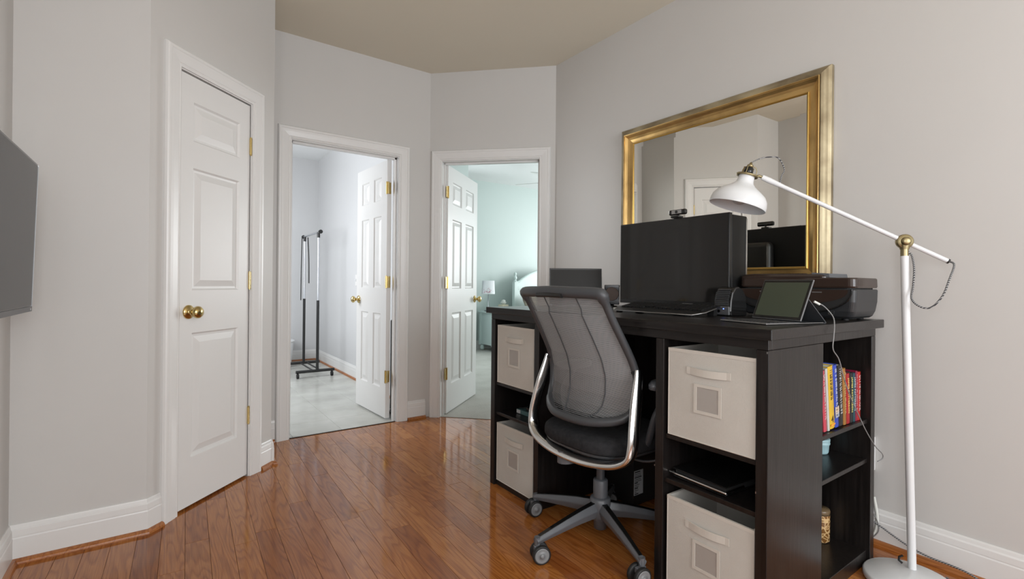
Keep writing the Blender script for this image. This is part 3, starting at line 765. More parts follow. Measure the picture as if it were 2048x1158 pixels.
# ------------------------------------------------------------------ tablet with keyboard cover
H = Vector((-.695, -2.008, ZT)); wd = Vector((-.24, -.97, 0)).normalized(); fd = Vector((-.97, .24, 0)).normalized()
tb = thing('tablet', H, 'tablet computer propped on its keyboard cover at the near desk corner', 'tablet')
mb = MB(off=H); mb.obox(H + fd * .082 + up * .0035, wd, fd, up, .095, .075, .0025); mb.build('keyboard_cover', 'midgrey', tb, bevel=.001)
mb = MB(off=H)
for a in range(13):
    for b_ in range(5): mb.obox(H + fd * (.055 + b_ * .0185) + wd * (-.084 + a * .014) + up * .0068, wd, fd, up, .0055, .0075, .0009)
mb.build('keys', 'ink', tb, kind='stuff')
mb = MB(off=H); mb.tube([H + fd * .1575 + wd * .0955 + up * .004, H + fd * .1575 - wd * .0955 + up * .004], .0022, 6); mb.tube([H + fd * .1575 + wd * .0955 + up * .003, H - fd * .10 + wd * .0955 + up * .003], .0018, 6); mb.build('silver_edge', 'silver', tb)
su = (up * .143 - fd * .064).normalized(); sn = su.cross(wd); sn = sn if sn.dot(fd) > 0 else -sn
sc = H + up * .009 + su * .076 + fd * .006
mb = MB(off=H); mb.obox(sc, wd, su, sn, .0965, .0755, .0028); mb.build('tablet_body', 'tabedge', tb, bevel=.001)
mb = MB(off=H); mb.obox(sc + sn * .0033, wd, su, sn, .094, .073, .0006); mb.build('bezel', 'gloss', tb)
mb = MB(off=H); mb.obox(sc + sn * .0041, wd, su, sn, .087, .064, .0004); mb.build('screen', 'tablet', tb)
kt = H + up * .082 - fd * .034; ke = H - fd * .118 + up * .003
kd = (ke - kt).normalized(); kn = kd.cross(wd)
mb = MB(off=H); mb.obox((kt + ke) / 2, wd, kd, kn, .094, (ke - kt).length / 2, .0012); mb.build('kickstand', 'darkgrey', tb)
mb = MB(off=H); mb.obox(H - fd * .058 + up * .0022, wd, fd, up, .094, .060, .0013); mb.build('cover_flap', 'darkgrey', tb)
cb = MB(); 
pts = smoothpath([(-.628, -2.108, 1.012), (-.61, -2.125, .998), (-.602, -2.148, .965), (-.63, -2.163, .935), (-.645, -2.167, .90), (-.643, -2.165, .86), (-.597, -2.165, .823), (-.55, -2.163, .755), (-.495, -2.163, .685), (-.415, -2.16, .61), (-.337, -2.158, .538), (-.25, -2.158, .468), (-.178, -2.158, .425), (-.17, -2.156, .405), (-.20, -2.15, .398)], 6)
o = MB().tube(pts, .0019, 8).build('charging_cable', 'cable'); tag(o, 'thin grey charging cable drooping from the tablet down past the books', 'cable')
o = MB().tube([(-.634, -2.102, 1.0155), (-.621, -2.1145, 1.0055)], .0042, 8).build('plug', 'wcable', o)

# ================================================================== MIRROR
ML = Vector((-.03, -1.30, 1.58))
mi = thing('wall_mirror', ML, 'large gold framed mirror hanging on the right wall behind the desk', 'mirror')
y0, y1, z0, z1 = -1.912, -.690, 1.055, 2.056
pth = [(-.0, y0, z0), (-.0, y1, z0), (-.0, y1, z1), (-.0, y0, z1)]
# profile: side measured inwards from the outer edge, out = away from the wall
def frame(name, prof, m):
    s = MB(off=ML).sweep(prof, pth, (-1, 0, 0), closed=True, flip=FL, smooth=False); return s.build(name, m, mi)
nrm = Vector((-1, 0, 0)); d0 = Vector((0, 1, 0)); FL = 1 if nrm.cross(d0).z > 0 else -1
frame('outer_frame', [(0, .004), (0, .026), (.004, .031), (.010, .036), (.018, .040), (.026, .046), (.034, .050), (.038, .050), (.0395, .046), (.0395, .004)], 'goldpale')
frame('frame_moulding', [(.0397, .004), (.0397, .054), (.042, .056), (.045, .055), (.046, .050), (.048, .049), (.052, .044), (.060, .036), (.072, .029), (.086, .025), (.094, .024), (.094, .004)], 'gold')
frame('inner_bead', [(.0942, .004), (.0942, .028), (.0965, .030), (.099, .0285), (.100, .025), (.102, .0255), (.104, .024), (.105, .018), (.105, .004)], mat('bright_gold_bead', (.62, .42, .13), .3, .9))
gx = -.016; b = .028
iy0, iy1, iz0, iz1 = y0 + .104, y1 - .104, z0 + .104, z1 - .104
mb = MB(off=ML)
gt = .008
mb.add([(gx - .003, iy0 + b, iz0 + b), (gx - .003, iy1 - b, iz0 + b), (gx - .003 - gt, iy1 - b, iz1 - b), (gx - .003 - gt, iy0 + b, iz1 - b)], [(0, 1, 2, 3)])
outer = [(gx - .0027, iy0, iz0), (gx - .0027, iy1, iz0), (gx - .0027 - gt, iy1, iz1), (gx - .0027 - gt, iy0, iz1)]
inner = [(gx - .003, iy0 + b, iz0 + b), (gx - .003, iy1 - b, iz0 + b), (gx - .003 - gt, iy1 - b, iz1 - b), (gx - .003 - gt, iy0 + b, iz1 - b)]
mb.add(outer + inner, [(i, (i + 1) % 4, 4 + (i + 1) % 4, 4 + i) for i in range(4)])
mb.build('mirror_glass', 'mirror', mi)
MB(off=ML).box(-.012, -.002, y0 + .01, y1 - .01, z0 + .01, z1 - .01).build('backing_board', 'subfloor', mi)

# ================================================================== FLOOR LAMP
LB = Vector((-.168, -2.236, 0))
fl = thing('floor_lamp', LB, 'white floor lamp with brass joint holding its arm over the desk', 'floor lamp')
MB(off=LB, mtx=Matrix.Translation((-.250, -2.264, 0))).lathe([(0, .001), (.133, .001), (.136, .005), (.136, .020), (.130, .026), (0, .028)], 48).build('base', 'white', fl)
J = Vector((-.154, -2.214, 1.24)); E_ = Vector((-.437, -1.818, 1.513))
MB(off=LB).cyl((-.171, -2.251, .026), (-.155, -2.215, 1.185), .0133, n=20).build('pole', 'white', fl)
MB(off=LB).cyl((-.1551, -2.215, 1.18), (-.1546, -2.2145, 1.216), .0128, n=20).build('collar', 'abrass', fl)
ax = (E_ - J).normalized(); T = J - ax * .155
MB(off=LB).tube([E_ - ax * .0, E_ - ax * .03, E_ - ax * .05, E_ - ax * .09, J, T], [.0105, .0115, .0105, .0085, .0085, .0085], 16).build('arm', 'white', fl)
jn = ax.cross(up).normalized(); tocam = Vector((-2.436, -2.859, HC)) - J
if jn.dot(tocam) < 0: jn = -jn
jz = up; jx = jn.cross(jz)
mt = Matrix(((jx.x, jz.x, jn.x, J.x), (jx.y, jz.y, jn.y, J.y), (jx.z, jz.z, jn.z, J.z), (0, 0, 0, 1)))
MB(off=LB, mtx=mt).lathe([(0, -.012), (.024, -.012), (.027, -.009), (.0275, 0), (.027, .008), (.025, .011), (0, .0115)], 32).build('joint', 'abrass', fl)
MB(off=LB, mtx=mt).lathe([(.0, .0115), (.016, .0125), (.0155, .02), (.013, .024), (.007, .026), (0, .0265)], 28).build('joint_knob', 'abrass', fl)
MB(off=LB).cyl((-.1546, -2.2145, 1.21), (-.154, -2.214, 1.228), .014, .018, 20).build('joint_neck', 'abrass', fl)
# head
top = Vector((-.497, -1.798, 1.547)); rimc = Vector((-.529, -1.763, 1.389)); az = (top - rimc).normalized()
ax2 = az.cross(Vector((0, 1, 0))).normalized(); ay2 = az.cross(ax2)
hm = Matrix(((ax2.x, ay2.x, az.x, rimc.x), (ax2.y, ay2.y, az.y, rimc.y), (ax2.z, ay2.z, az.z, rimc.z), (0, 0, 0, 1)))
outp = [(.1085, 0), (.1095, .004), (.1088, .018), (.105, .036), (.094, .053), (.077, .067), (.057, .080), (.043, .091), (.034, .101), (.031, .112), (.030, .134)]
sh = MB(off=LB, mtx=hm).lathe(outp, 48, cap=False).build('shade', 'white', fl)
inn = [(r - .0018, z + .0005) for r, z in outp]
MB(off=LB, mtx=hm).lathe([outp[0]] + inn + [(0.001, .133)], 48, cap=False).build('shade_lining', 'whitein', fl)
sl = MB(off=LB, mtx=hm)
for k in range(6):
    a = pi * .95 + k * .0
    for q in range(5):
        aa = radians(150 + q * 9); z = .028 + k * .007
        rr_ = .109 - k * .004
        pass
MB(off=LB, mtx=hm).lathe([(0.001, .012), (.016, .014), (.027, .024), (.031, .038), (.027, .058), (.016, .08), (.013, .10), (.013, .13)], 28).build('light_bulb', 'bulb', fl)
MB(off=LB, mtx=hm).lathe([(.0325, .128), (.041, .129), (.042, .132), (.041, .135), (.022, .137), (.020, .136)], 36, cap=False).build('brass_ring', 'abrass', fl)
MB(off=LB, mtx=hm).lathe([(.0, .134), (.0175, .134), (.0185, .150), (.016, .163), (.008, .168), (0, .168)], 24).build('socket', 'gloss', fl)
cg = MB(off=LB, mtx=hm)
for a in (20, 140, 260):
    a = radians(a); cg.tube([(.034 * cos(a), .034 * sin(a), .134), (.031 * cos(a), .031 * sin(a), .160), (.024 * cos(a), .024 * sin(a), .170), (.008 * cos(a), .008 * sin(a), .174)], .0018, 6)
cg.lathe([(0, .166), (.012, .167), (.012, .176), (.006, .180), (.005, .186), (0, .187)], 16)
cg.box(-.008, .008, -.021, -.015, .136, .168); cg.box(-.021, -.015, -.008, .008, .136, .168)
cg.build('brass_cage', 'abrass', fl)
ringp = rimc + az * .132; side = (E_ - ringp); sideh = side.normalized()
MB(off=LB).tube([ringp + sideh * .036, E_ + ax * .012, E_ - ax * .004], .0055, 10).build('arm_pivot', 'abrass', fl)
capE = rimc + az * .187
o = MB(off=LB).tube(smoothpath([capE, (-.445, -1.81, 1.589), (-.425, -1.838, 1.594), (-.391, -1.861, 1.590), (-.372, -1.875, 1.545), (-.388, -1.872, 1.516), E_ - ax * .075 + Vector((0, 0, .006))], 6), .0024, 8).build('head_cord', 'cord', fl)
p0 = Vector((-.1545, -2.226, 1.20))
MB(off=LB).tube(smoothpath([p0, (-.151, -2.236, 1.185), (-.161, -2.246, 1.135), (-.164, -2.244, 1.07), (-.18, -2.245, 1.024), (-.181, -2.269, .997), (-.173, -2.299, .995), (-.166, -2.329, 1.036), (-.15, -2.345, 1.10), (-.11, -2.348, 1.15), T + Vector((0, 0, 0))], 7), .0033, 8).build('tail_cord', 'cord', fl)
MB(off=LB).cyl(T - ax * .002, T + ax * .004, .009, n=14).build('arm_cap', 'rubber', fl)
MB(off=LB).box(-.172, -.160, -2.254, -2.246, .035, .062).build('cord_guide', 'rubber', fl, bevel=.002)
MB(off=LB).tube([(-.172, -2.224, .062), (-.177, -2.214, .055), (-.178, -2.213, .042), (-.174, -2.222, .034)], .004, 8).build('cord_outlet', 'rubber', fl)
cordpts = smoothpath([(-.045, -2.09, .10), (-.04, -2.12, .085), (-.038, -2.149, .070), (-.036, -2.206, .046), (-.036, -2.268, .033), (-.038, -2.333, .032), (-.042, -2.389, .026), (-.055, -2.43, .008), (-.09, -2.44, .004), (-.12, -2.38, .004), (-.09, -2.33, .004)], 6)
MB(off=LB).tube(cordpts, .0035, 8).build('mains_cord', 'cord', fl)
# cables and power strip right of the desk
o = MB().tube(smoothpath([(-.035, -2.085, .20), (-.035, -2.09, .175), (-.038, -2.098, .13), (-.038, -2.098, .09), (-.04, -2.088, .05), (-.05, -2.06, .03)], 6), .0065, 10).build('white_cable', 'wcable'); tag(o, 'thick white cable curving behind the desk corner near the floor', 'cable')
o = MB().tube(smoothpath([(-.05, -2.05, .16), (-.045, -2.09, .13), (-.043, -2.107, .08), (-.045, -2.09, .04), (-.06, -2.06, .03)], 6), .002, 8).build('thin_grey_cable', 'cable'); tag(o, 'thin grey looped cable behind the thick white cable', 'cable')
ps = thing('wall_outlet', (0, -2.04, .31), 'white power strip fixed on the wall behind the desk corner', 'power strip')
MB().box(-.022, -.001, -.04, .02, -.01, .13).build('strip_case', 'white', ps, bevel=.004)

# ================================================================== OFFICE CHAIR
CX, CY = -.932, -1.405
CO = Vector((CX, CY, 0))
ch = thing('office_chair', CO, 'grey mesh-back office chair with polished frame standing at the desk', 'office chair')
def cm(mtx=None): return MB(off=CO, mtx=mtx)
TCm = Matrix.Translation((CX, CY, 0))
cm(TCm).lathe([(0, .045), (.026, .045), (.027, .080), (.032, .084), (.040, .10), (.044, .15), (.042, .172), (.036, .176), (0, .177)], 32).build('hub', 'midgrey', ch)
cm(TCm).lathe([(.0305, .1775), (.0305, .245), (.028, .250), (.0, .2505)], 28).build('column_sleeve', 'midgrey', ch)
cm(TCm).lathe([(.0175, .251), (.0175, .372)], 24).build('gas_lift', 'darkgrey', ch)
RB = .330
for k in range(5):
    a = radians(180 + 72 * k - 1.5); d = Vector((cos(a), sin(a), 0)); sd = Vector((-d.y, d.x, 0))
    C0 = Vector((CX, CY, 0)); mb = cm(); rings = []
    for u in (0, .25, .5, .75, 1.0):
        r = .038 + (RB - .038 + .008) * u
        wd_ = .024 - .009 * u; zt = .158 - .062 * u ** 1.2; zb = zt - (.062 - .036 * u)
        c = C0 + d * r
        rings.append([c + sd * -wd_ * .55 + up * zb, c + sd * wd_ * .55 + up * zb, c + sd * wd_ + up * (zb + (zt - zb) * .55), c + sd * wd_ * .5 + up * zt, c - sd * wd_ * .5 + up * zt, c - sd * wd_ + up * (zb + (zt - zb) * .55)])
    mb.rings(rings, smooth=False); leg = mb.build('base_leg', 'midgrey', ch, bevel=.003)
    mb = cm(); mb.rings([[q + up * .0006 for q in (r_[4], r_[3])] + [r_[3] * .92 + r_[4] * .08 + up * .0022, r_[4] * .92 + r_[3] * .08 + up * .0022] for r_ in rings[:-1] + [[(a_ * .8 + b_ * .2) for a_, b_ in zip(rings[-1], rings[-2])]]], smooth=False); mb.build('leg_top_strip', 'gloss', leg)
    cc = C0 + d * RB
    # caster fork turned in its own direction
    fa = radians([-112, 80, 20, 60, 83][k]); wdn = Vector((cos(fa), sin(fa), 0))        # wheel axle direction
    fdn = Vector((-wdn.y, wdn.x, 0)); wc_ = cc + fdn * .012
    m2 = cm(); m2.cyl(cc + up * .058, cc + up * .098, .011, .012, 16); m2.obox(cc + fdn * .006 + up * .056, fdn, wdn, up, .020, .008, .010); m2.cyl(wc_ - wdn * .024 + up * .036, wc_ + wdn * .024 + up * .036, .009, n=14)
    m2.obox(wc_ + up * .046, fdn, wdn, up, .012, .007, .014)
    cas = m2.build('caster', 'midgrey', ch, bevel=.002)
    for s in (-1, 1):
        ctr = wc_ + wdn * (s * .0185) + up * .0362
        axm = Matrix(((fdn.x, up.x * 0, wdn.x * s, ctr.x), (fdn.y, 0, wdn.y * s, ctr.y), (0, 1, 0, ctr.z), (0, 0, 0, 1)))
        cm(axm).lathe([(0, -.008), (.032, -.008), (.0355, -.005), (.0358, 0), (.0355, .005), (.032, .008), (.0285, .0085), (.0285, .0075)], 36).build('wheel_tyre', 'rubber', ch)
        cm(axm).lathe([(.0284, .004), (.0284, .0086), (.026, .0100), (.0225, .0092), (.0085, .0088), (.0085, .0115), (.006, .0135), (0, .014)], 32).build('wheel_cap', 'wheel', ch)
# mechanism, seat
mb = cm(); mb.rings([[Vector((CX + x * q, CY + y * q, z)) for x, y in ((-.10, -.06), (.12, -.055), (.12, .055), (-.10, .06))] for q, z in ((.55, .345), (.9, .355), (1, .385), (1, .402))], smooth=False)
mb.build('tilt_mechanism', 'midgrey', ch, bevel=.006)
mb = cm(); mb.rings([[Vector((CX - .135 + .05 * cos(t * pi / 8), CY + .055 + .035 * sin(t * pi / 8), z)) for t in range(16)] for z in (.335, .34, .385)], smooth=True); mb.build('tilt_cover', 'midgrey', ch)
def sup(cx, cy, hx, hy, z, n=40, e=3.2):
    out = []
    for i in range(n):
        a = 2 * pi * i / n; c, s = cos(a), sin(a)
        out.append(Vector((cx + hx * math.copysign(abs(c) ** (2 / e), c), cy + hy * math.copysign(abs(s) ** (2 / e), s), z)))
    return out
sx, sy = -.885, -1.395
def seatz(p, z):     # waterfall front, slight dish
    u = (p.x - sx) / .25
    return Vector((p.x, p.y, z - max(0, u - .5) ** 2 * .05))
mb = cm(); mb.rings([[seatz(p, z) for p in sup(sx, sy, .235 * q, .235 * q, z)] for q, z in ((.93, .4185), (.985, .421), (1.0, .430), (1.0, .446), (.985, .462), (.93, .474), (.8, .480), (.5, .477), (.2, .475), (.02, .474))]); mb.build('seat_cushion', 'seat', ch)
mb = cm(); mb.rings([[seatz(p, z) for p in sup(sx, sy, .232 * q, .232 * q, z)] for q, z in ((.75, .388), (.86, .394), (.97, .408), (.985, .4175))]); mb.build('seat_pan', 'darkgrey', ch)
# armrests
for s in (-1, 1):
    ya = CY + .01 + s * .272
    mb = cm(); mb.rings([[Vector((-.83 + hx * cos(t * pi / 10) * 1.0, ya + .038 * sin(t * pi / 10), z)) for t in range(20)] for hx, z in ((.105, .668), (.115, .674), (.115, .690), (.10, .700), (.02, .702))]); mb.build('armrest_pad', 'midgrey', ch)
    mb = cm(); mb.tube(smoothpath([(-.83, ya, .667), (-.86, ya, .62), (-.90, ya - s * .01, .56), (-.90, ya - s * .05, .44), (-.88, ya - s * .12, .402)], 6), .017, 10, ell=(1, .7)); mb.build('armrest_post', 'darkgrey', ch)
mb = cm(); mb.tube(smoothpath([(-.93, -1.50, .385), (-.90, -1.60, .375), (-.86, -1.68, .40)], 5), .005, 8); mb.box(-.89, -.83, -1.695, -1.675, .395, .406); mb.build('tilt_lever', 'darkgrey', ch, bevel=.002)
# back frame: outline measured half-width / depth by height
cyb = -1.385
half = [(1.032, .222, -1.146), (1.012, .229, -1.134), (.93, .230, -1.082), (.85, .236, -1.035), (.77, .242, -.992), (.70, .246, -.972), (.63, .243, -.972), (.585, .235, -.985), (.552, .205, -1.005), (.536, .14, -1.03), (.530, .06, -1.045)]
curveX = lambda y, z: -.055 * (1 - ((y - cyb) / .25) ** 2) * (1.0 if z < .95 else .75)      # bows away from the sitter
def bp(y, z, x): return Vector((x + curveX(y, z), y, z))
ring_pts = [bp(cyb + w_, z, x) for z, w_, x in half] + [bp(cyb - w_, z, x) for z, w_, x in reversed(half)]
ring_pts += [bp(cyb - .10, 1.036, -1.15), bp(cyb, 1.038, -1.152), bp(cyb + .10, 1.036, -1.15)]
ring_s = smoothpath(ring_pts, 4, closed=True)
rad = [.0150 + (.007 if p.z > 1.0 else 0) + (.003 if p.z < .56 else 0) for p in ring_s]
mb = cm(); mb.tube(ring_s, rad, 10, closed=True, ell=(1.0, 1.0)); mb.build('back_frame', 'darkgrey', ch)
mb = cm(); mb.tube([bp(cyb + .075, 1.022, -1.168), bp(cyb, 1.024, -1.171), bp(cyb - .075, 1.022, -1.168)], .009, 10); mb.build('frame_grip', 'black', ch)
for s in (-1, 1):
    mb = cm()
    for z in (.735, .758): mb.cyl((-.998, cyb + s * .252, z), (-.992, cyb + s * .240, z), .0075, n=14)
    mb.build('frame_bolt', 'rubber', ch, kind='stuff')
# mesh of separate horizontal yarn bands
def hw(z):
    h = sorted(half)
    for (z0_, w0, x0), (z1_, w1, x1) in zip(h, h[1:]):
        if z0_ <= z <= z1_:
            t = (z - z0_) / (z1_ - z0_); return w0 + (w1 - w0) * t, x0 + (x1 - x0) * t
    return (h[0][1], h[0][2]) if z < h[0][0] else (h[-1][1], h[-1][2])
mb = cm(); z = .540
while z < 1.024:
    wv_, xv = hw(z); wv_ -= .004; vs = []; fs = []; K = 16
    for q in range(K + 1):
        y = cyb - wv_ + 2 * wv_ * q / K
        sag = .012 * (1 - ((y - cyb) / wv_) ** 2) if z > 1.0 else 0
        p = bp(y, z, xv); vs += [p + Vector((0, 0, -.00145)), p + Vector((0, 0, .00145))]
    mb.add(vs, [(2 * q, 2 * q + 2, 2 * q + 3, 2 * q + 1) for q in range(K)], True); z += .0041
mb.build('mesh_back', 'mesh', ch, kind='stuff')
for fy in (-.50, .30):
    mb = cm(); rg = []
    mb.tube([bp(cyb + hw(z_)[0] * fy - .0, z_, hw(z_)[1] - .002) for z_ in [.54 + .024 * i for i in range(21)]], .0022, 6); mb.build('mesh_seam', 'darkgrey', ch)
# polished U-shaped back support
cr = [(-.985, .262, .745), (-.995, .268, .70), (-1.015, .276, .63), (-1.035, .285, .55), (-1.048, .290, .48), (-1.056, .278, .43), (-1.075, .225, .398), (-1.092, .12, .380), (-1.097, 0, .374)]
crp = [Vector((x, cyb + y, z)) for x, y, z in cr] + [Vector((x, cyb - y, z)) for x, y, z in reversed(cr[:-1])]
crs = smoothpath(crp, 5)
mb = cm(); mb.tube(crs, [.018 + .009 * min(1, i / 10, (len(crs) - 1 - i) / 10) for i in range(len(crs))], 14, ell=(1, .52), up=(1, .0, .25)); mb.build('polished_frame', 'chrome', ch)
mb = cm()
for s in (-1, 1): mb.tube(smoothpath([(-1.06, cyb + s * .10, .385), (-1.0, cyb + s * .07, .392), (-.96, cyb + s * .03, .395)], 4), .012, 8)
mb.build('support_bracket', 'darkgrey', ch, kind='stuff')

# ================================================================== TELEVISION
TO = Vector((-2.80, -.97, 1.21))
tv = thing('television', TO, 'black wall-mounted television cut by the left picture edge', 'television')
ta = radians(-1.6); tm = Matrix.Translation(TO) @ Matrix.Rotation(ta * -1, 4, 'Y')
def tb_(*a): return MB(off=TO, mtx=tm).box(*a)
tb_(-.022, 0, -.45, .45, -.255, .255).build('television_case', 'gloss', tv, bevel=.003)
tb_(.0003, .0012, -.441, .441, -.235, .246).build('screen', 'tvscreen', tv)
tb_(.0003, .0025, -.45, .45, -.2545, -.2375).build('lower_trim', 'midgrey', tv)
tb_(-.002, .0022, .4505, .4525, -.25, .25).build('edge_strip', 'silver', tv)
tb_(.002, .0032, .425, .436, -.250, -.243).build('brand_badge', 'silver', tv)
MB(off=TO).box(-2.8985, -2.826, -1.07, -.87, 1.11, 1.31).build('wall_bracket', 'black', tv)

# ================================================================== BATHROOM
rk = thing('clothes_rack', (-1.02, 3.2, 0), 'black and chrome rolling clothes rack standing in the bathroom', 'clothes rack')
RO = Vector((-1.02, 3.2, 0))
def rm(): return MB(off=RO)
for y in (2.875, 3.53):
    rm().tube([(-1.245, y, .072), (-.835, y, .072)], .0165, 12).build('foot_bar', 'black', rk)
    up0 = rm().cyl((-1.02, y, .075), (-1.02, y, .86), .0155, n=16).build('lower_post', 'black', rk)
    rm().cyl((-1.02, y, .86), (-1.02, y, 1.60), .0105, n=14).build('upper_post', 'steel', rk)
    rm().cyl((-1.02, y, 1.565), (-1.02, y, 1.625), .0165, n=14).build('post_cap', 'black', rk)
    for x in (-1.225, -.86):
        m_ = rm(); m_.cyl((x - .011, y, .0262), (x + .011, y, .0262), .026, n=20); m_.cyl((x, y, .03), (x, y, .06), .008, n=8); m_.build('caster_wheel', 'rubber', rk)
for x in (-1.06, -.985): rm().cyl((x, 2.875, .072), (x, 3.53, .072), .009, n=10).build('base_rail', 'black', rk)
rm().cyl((-1.02, 2.80, 1.625), (-1.02, 3.60, 1.625), .011, n=14).build('top_bar', 'steel', rk)
for y in (2.795, 3.605): rm().lathe([(0, 0)], 3) if False else rm().cyl((-1.02, y - .016, 1.625), (-1.02, y + .016, 1.625), .022, .020, 18).build('bar_knob', 'black', rk)
o = MB().tube(smoothpath([(-1.045, 3.56, 1.63), (-1.05, 3.565, 1.2), (-1.052, 3.565, .84)], 4), .006, 6).build('hanging_strap', 'black'); tag(o, 'long black strap hanging from the far end of the clothes rack', 'strap')
o = MB().tube(smoothpath([(-1.002, 3.45, 1.61), (-.992, 3.44, 1.35), (-.988, 3.44, 1.05)], 4), .007, 6).build('hanging_strap', 'black'); tag(o, 'shorter black strap hanging beside the far post of the clothes rack', 'strap')
bt = thing('bathtub', (-1.5, 3.8, 0), 'white bathtub end behind the clothes rack', 'bathtub')
mb = MB(off=(-1.5, 3.8, 0)); mb.rings([rrect(-2.3 + q, -1.10 - q, 3.64 + q, 4.17 - q * .3, .06, z) for q, z in ((.03, .0), (.015, .15), (.0, .31), (-.008, .325), (-.008, .335), (.0, .34))], smooth=False); mb.build('tub_body', 'white', bt)
hk = thing('towel_hook', (-1.12, 4.2, .78), 'small white knob on the back wall of the bathroom', 'knob')
MB().lathe([(0, 0), (.02, 0), (.012, .012), (.022, .03), (.02, .045), (0, .048)], 16, Matrix.Rotation(radians(90), 4, 'X')).build('knob', 'white', hk)
sw = thing('light_switch', (-.70, 2.50, 1.09), 'white light switch plate on the bathroom wall beside the open door', 'switch')
mb = MB().box(-.006, -.0, -.06, .06, -.06, .06).build('plate', 'trim', sw, bevel=.002)
for y in (-.028, .028): MB().box(-.012, -.0062, y - .008, y + .008, -.014, .014).build('toggle', 'white', sw)
ht = thing('tower_heater', (-.83, .96, 0), 'black slatted tower seen in the gap behind the bathroom door', 'fan')
MB().box(-.07, .07, -.05, .07, .02, .76).build('tower_body', 'black', ht, bevel=.01)
for k in range(14): MB().box(-.066, .066, -.062, -.052, .18 + k * .04, .20 + k * .04).build('slat', 'darkgrey', ht)
MB().box(-.09, .09, -.07, .09, .0, .02).build('base', 'gloss', ht, bevel=.004)
ts = thing('thermostat', (-1.885, .708, 1.505), 'small white switch on the wall strip beside the closet corner', 'switch')
MB().box(-.022, .022, -.008, -.0, -.05, .05).build('plate', 'trim', ts, bevel=.002)
MB().box(-.004, .004, -.012, -.008, -.03, -.022).build('button', 'darkgrey', ts)

# ================================================================== BEDROOM
ns = thing('nightstand', (1.96, 3.66, .004), 'pale aqua nightstand with turned feet seen through the bedroom door', 'nightstand')
NO = Vector((1.96, 3.66, .004))
def nm(mtx=None): return MB(off=NO, mtx=mtx)
nm().box(1.70, 2.22, 3.44, 3.88, .60, .63).build('table_top', 'aqua', ns, bevel=.008)
nm().box(1.73, 2.19, 3.47, 3.86, .10, .5995).build('cabinet', 'aqua', ns)
mb = nm()
for x0, x1 in ((1.715, 1.765), (2.155, 2.205)): mb.box(x0, x1, 3.455, 3.4695, .085, .5995)
for y0_, y1_ in ((3.455, 3.505), (3.825, 3.875)): mb.box(1.715, 1.7295, y0_, y1_, .085, .5995)
mb.build('corner_posts', 'aqua', ns, kind='stuff')
nm().box(1.71, 2.21, 3.452, 3.4695, .085, .13).build('bottom_rail', 'aqua', ns)
nm().box(1.775, 2.145, 3.456, 3.4695, .36, .58).build('drawer', 'aqua', ns, bevel=.004)
nm().box(1.775, 2.145, 3.456, 3.4695, .14, .345).build('drawer', 'aqua', ns, bevel=.004)
for x in (1.76, 2.16):
    for y in (3.49, 3.83): nm(Matrix.Translation((x, y, .004))).lathe([(0, 0), (.022, 0), (.034, .02), (.036, .045), (.026, .07), (.03, .085), (0, .086)], 16).build('foot', 'aqua', ns)
tl = thing('table_lamp', (1.755, 3.66, .634), 'small lamp with a white shade printed with pink flowers on the nightstand', 'lamp')
MB().lathe([(0, .001), (.06, .001), (.06, .012), (.012, .02), (.006, .03), (.006, .30), (0, .30)], 20).build('lamp_base', 'steel', tl)
sdm = MB().lathe([(.105, .27), (.095, .48), (.093, .48), (.103, .27)], 32, cap=False).build('lamp_shade', 'shade', tl)
rr = random.Random(2)
pm = MB()
for k in range(26):
    a = radians(230 + rr.gauss(0, 22)); zz_ = .29 + abs(rr.gauss(0, .035)); R_ = .1055 - (zz_ - .27) * .045
    c = Vector((R_ * cos(a), R_ * sin(a), zz_)); t_ = Vector((-sin(a), cos(a), 0)); n_ = Vector((cos(a), sin(a), 0))
    s_ = rr.uniform(.005, .012); th = rr.uniform(0, pi); u_ = t_ * cos(th) + up * sin(th); v_ = n_.cross(u_)
    pm.add([c + u_ * s_ + n_ * .001, c + v_ * s_ * .45 + n_ * .001, c - u_ * s_ + n_ * .001, c - v_ * s_ * .45 + n_ * .001], [(0, 1, 2, 3)])
pm.build('printed_flowers', 'petal', sdm, kind='stuff')
tx = thing('tissue_box', (2.02, 3.62, .634), 'tissue box with a white tissue on the nightstand', 'tissue box')
MB().box(-.06, .06, -.06, .06, .001, .10).build('tissue_carton', mat('cream_carton', (.62, .56, .42), .6), tx, bevel=.003)
MB().lathe([(.02, .1), (.04, .12), (.05, .135), (.03, .15), (.036, .165), (.012, .175), (0, .178)], 9).build('tissue', 'linen', tx)
ob = thing('small_bottle', (1.745, 3.50, .634), 'tiny dark bottle on the left edge of the nightstand', 'bottle')
MB().lathe([(0, .001), (.012, .001), (.012, .03), (.006, .036), (.007, .05), (0, .051)], 14).build('bottle', 'ink', ob)
bd = thing('bed', (2.83, 2.9, .004), 'pale aqua wooden bed with a curved headboard and turned posts', 'bed')
BO = Vector((2.9, 2.9, .004))
for x in (2.33, 3.75):
    MB(off=BO).box(x - .035, x + .035, 3.60, 3.67, .004, 1.10).build('headboard_post', 'aqua', bd, bevel=.004)
    MB(off=BO, mtx=Matrix.Translation((x, 3.635, 1.10))).lathe([(0, 0), (.036, 0), (.036, .012), (.018, .022), (.016, .04), (.026, .05), (.030, .07), (.020, .095), (.014, .105), (.022, .118), (.024, .135), (.012, .155), (0, .16)], 20).build('finial', 'aqua', bd)
n = 24; prof = []
for i in range(n + 1):
    u = i / n; x = 2.365 + (3.715 - 2.365) * u; v_ = abs(u - .5) * 2
    z_ = 1.30 - .24 * (v_ ** 2.2) + (.02 if v_ > .96 else 0); prof.append((x, z_))
mb = MB(off=BO); k = len(prof)
vs = [(x, 3.62, .3) for x, z_ in prof] + [(x, 3.62, z_) for x, z_ in prof] + [(x, 3.65, .3) for x, z_ in prof] + [(x, 3.65, z_) for x, z_ in prof]
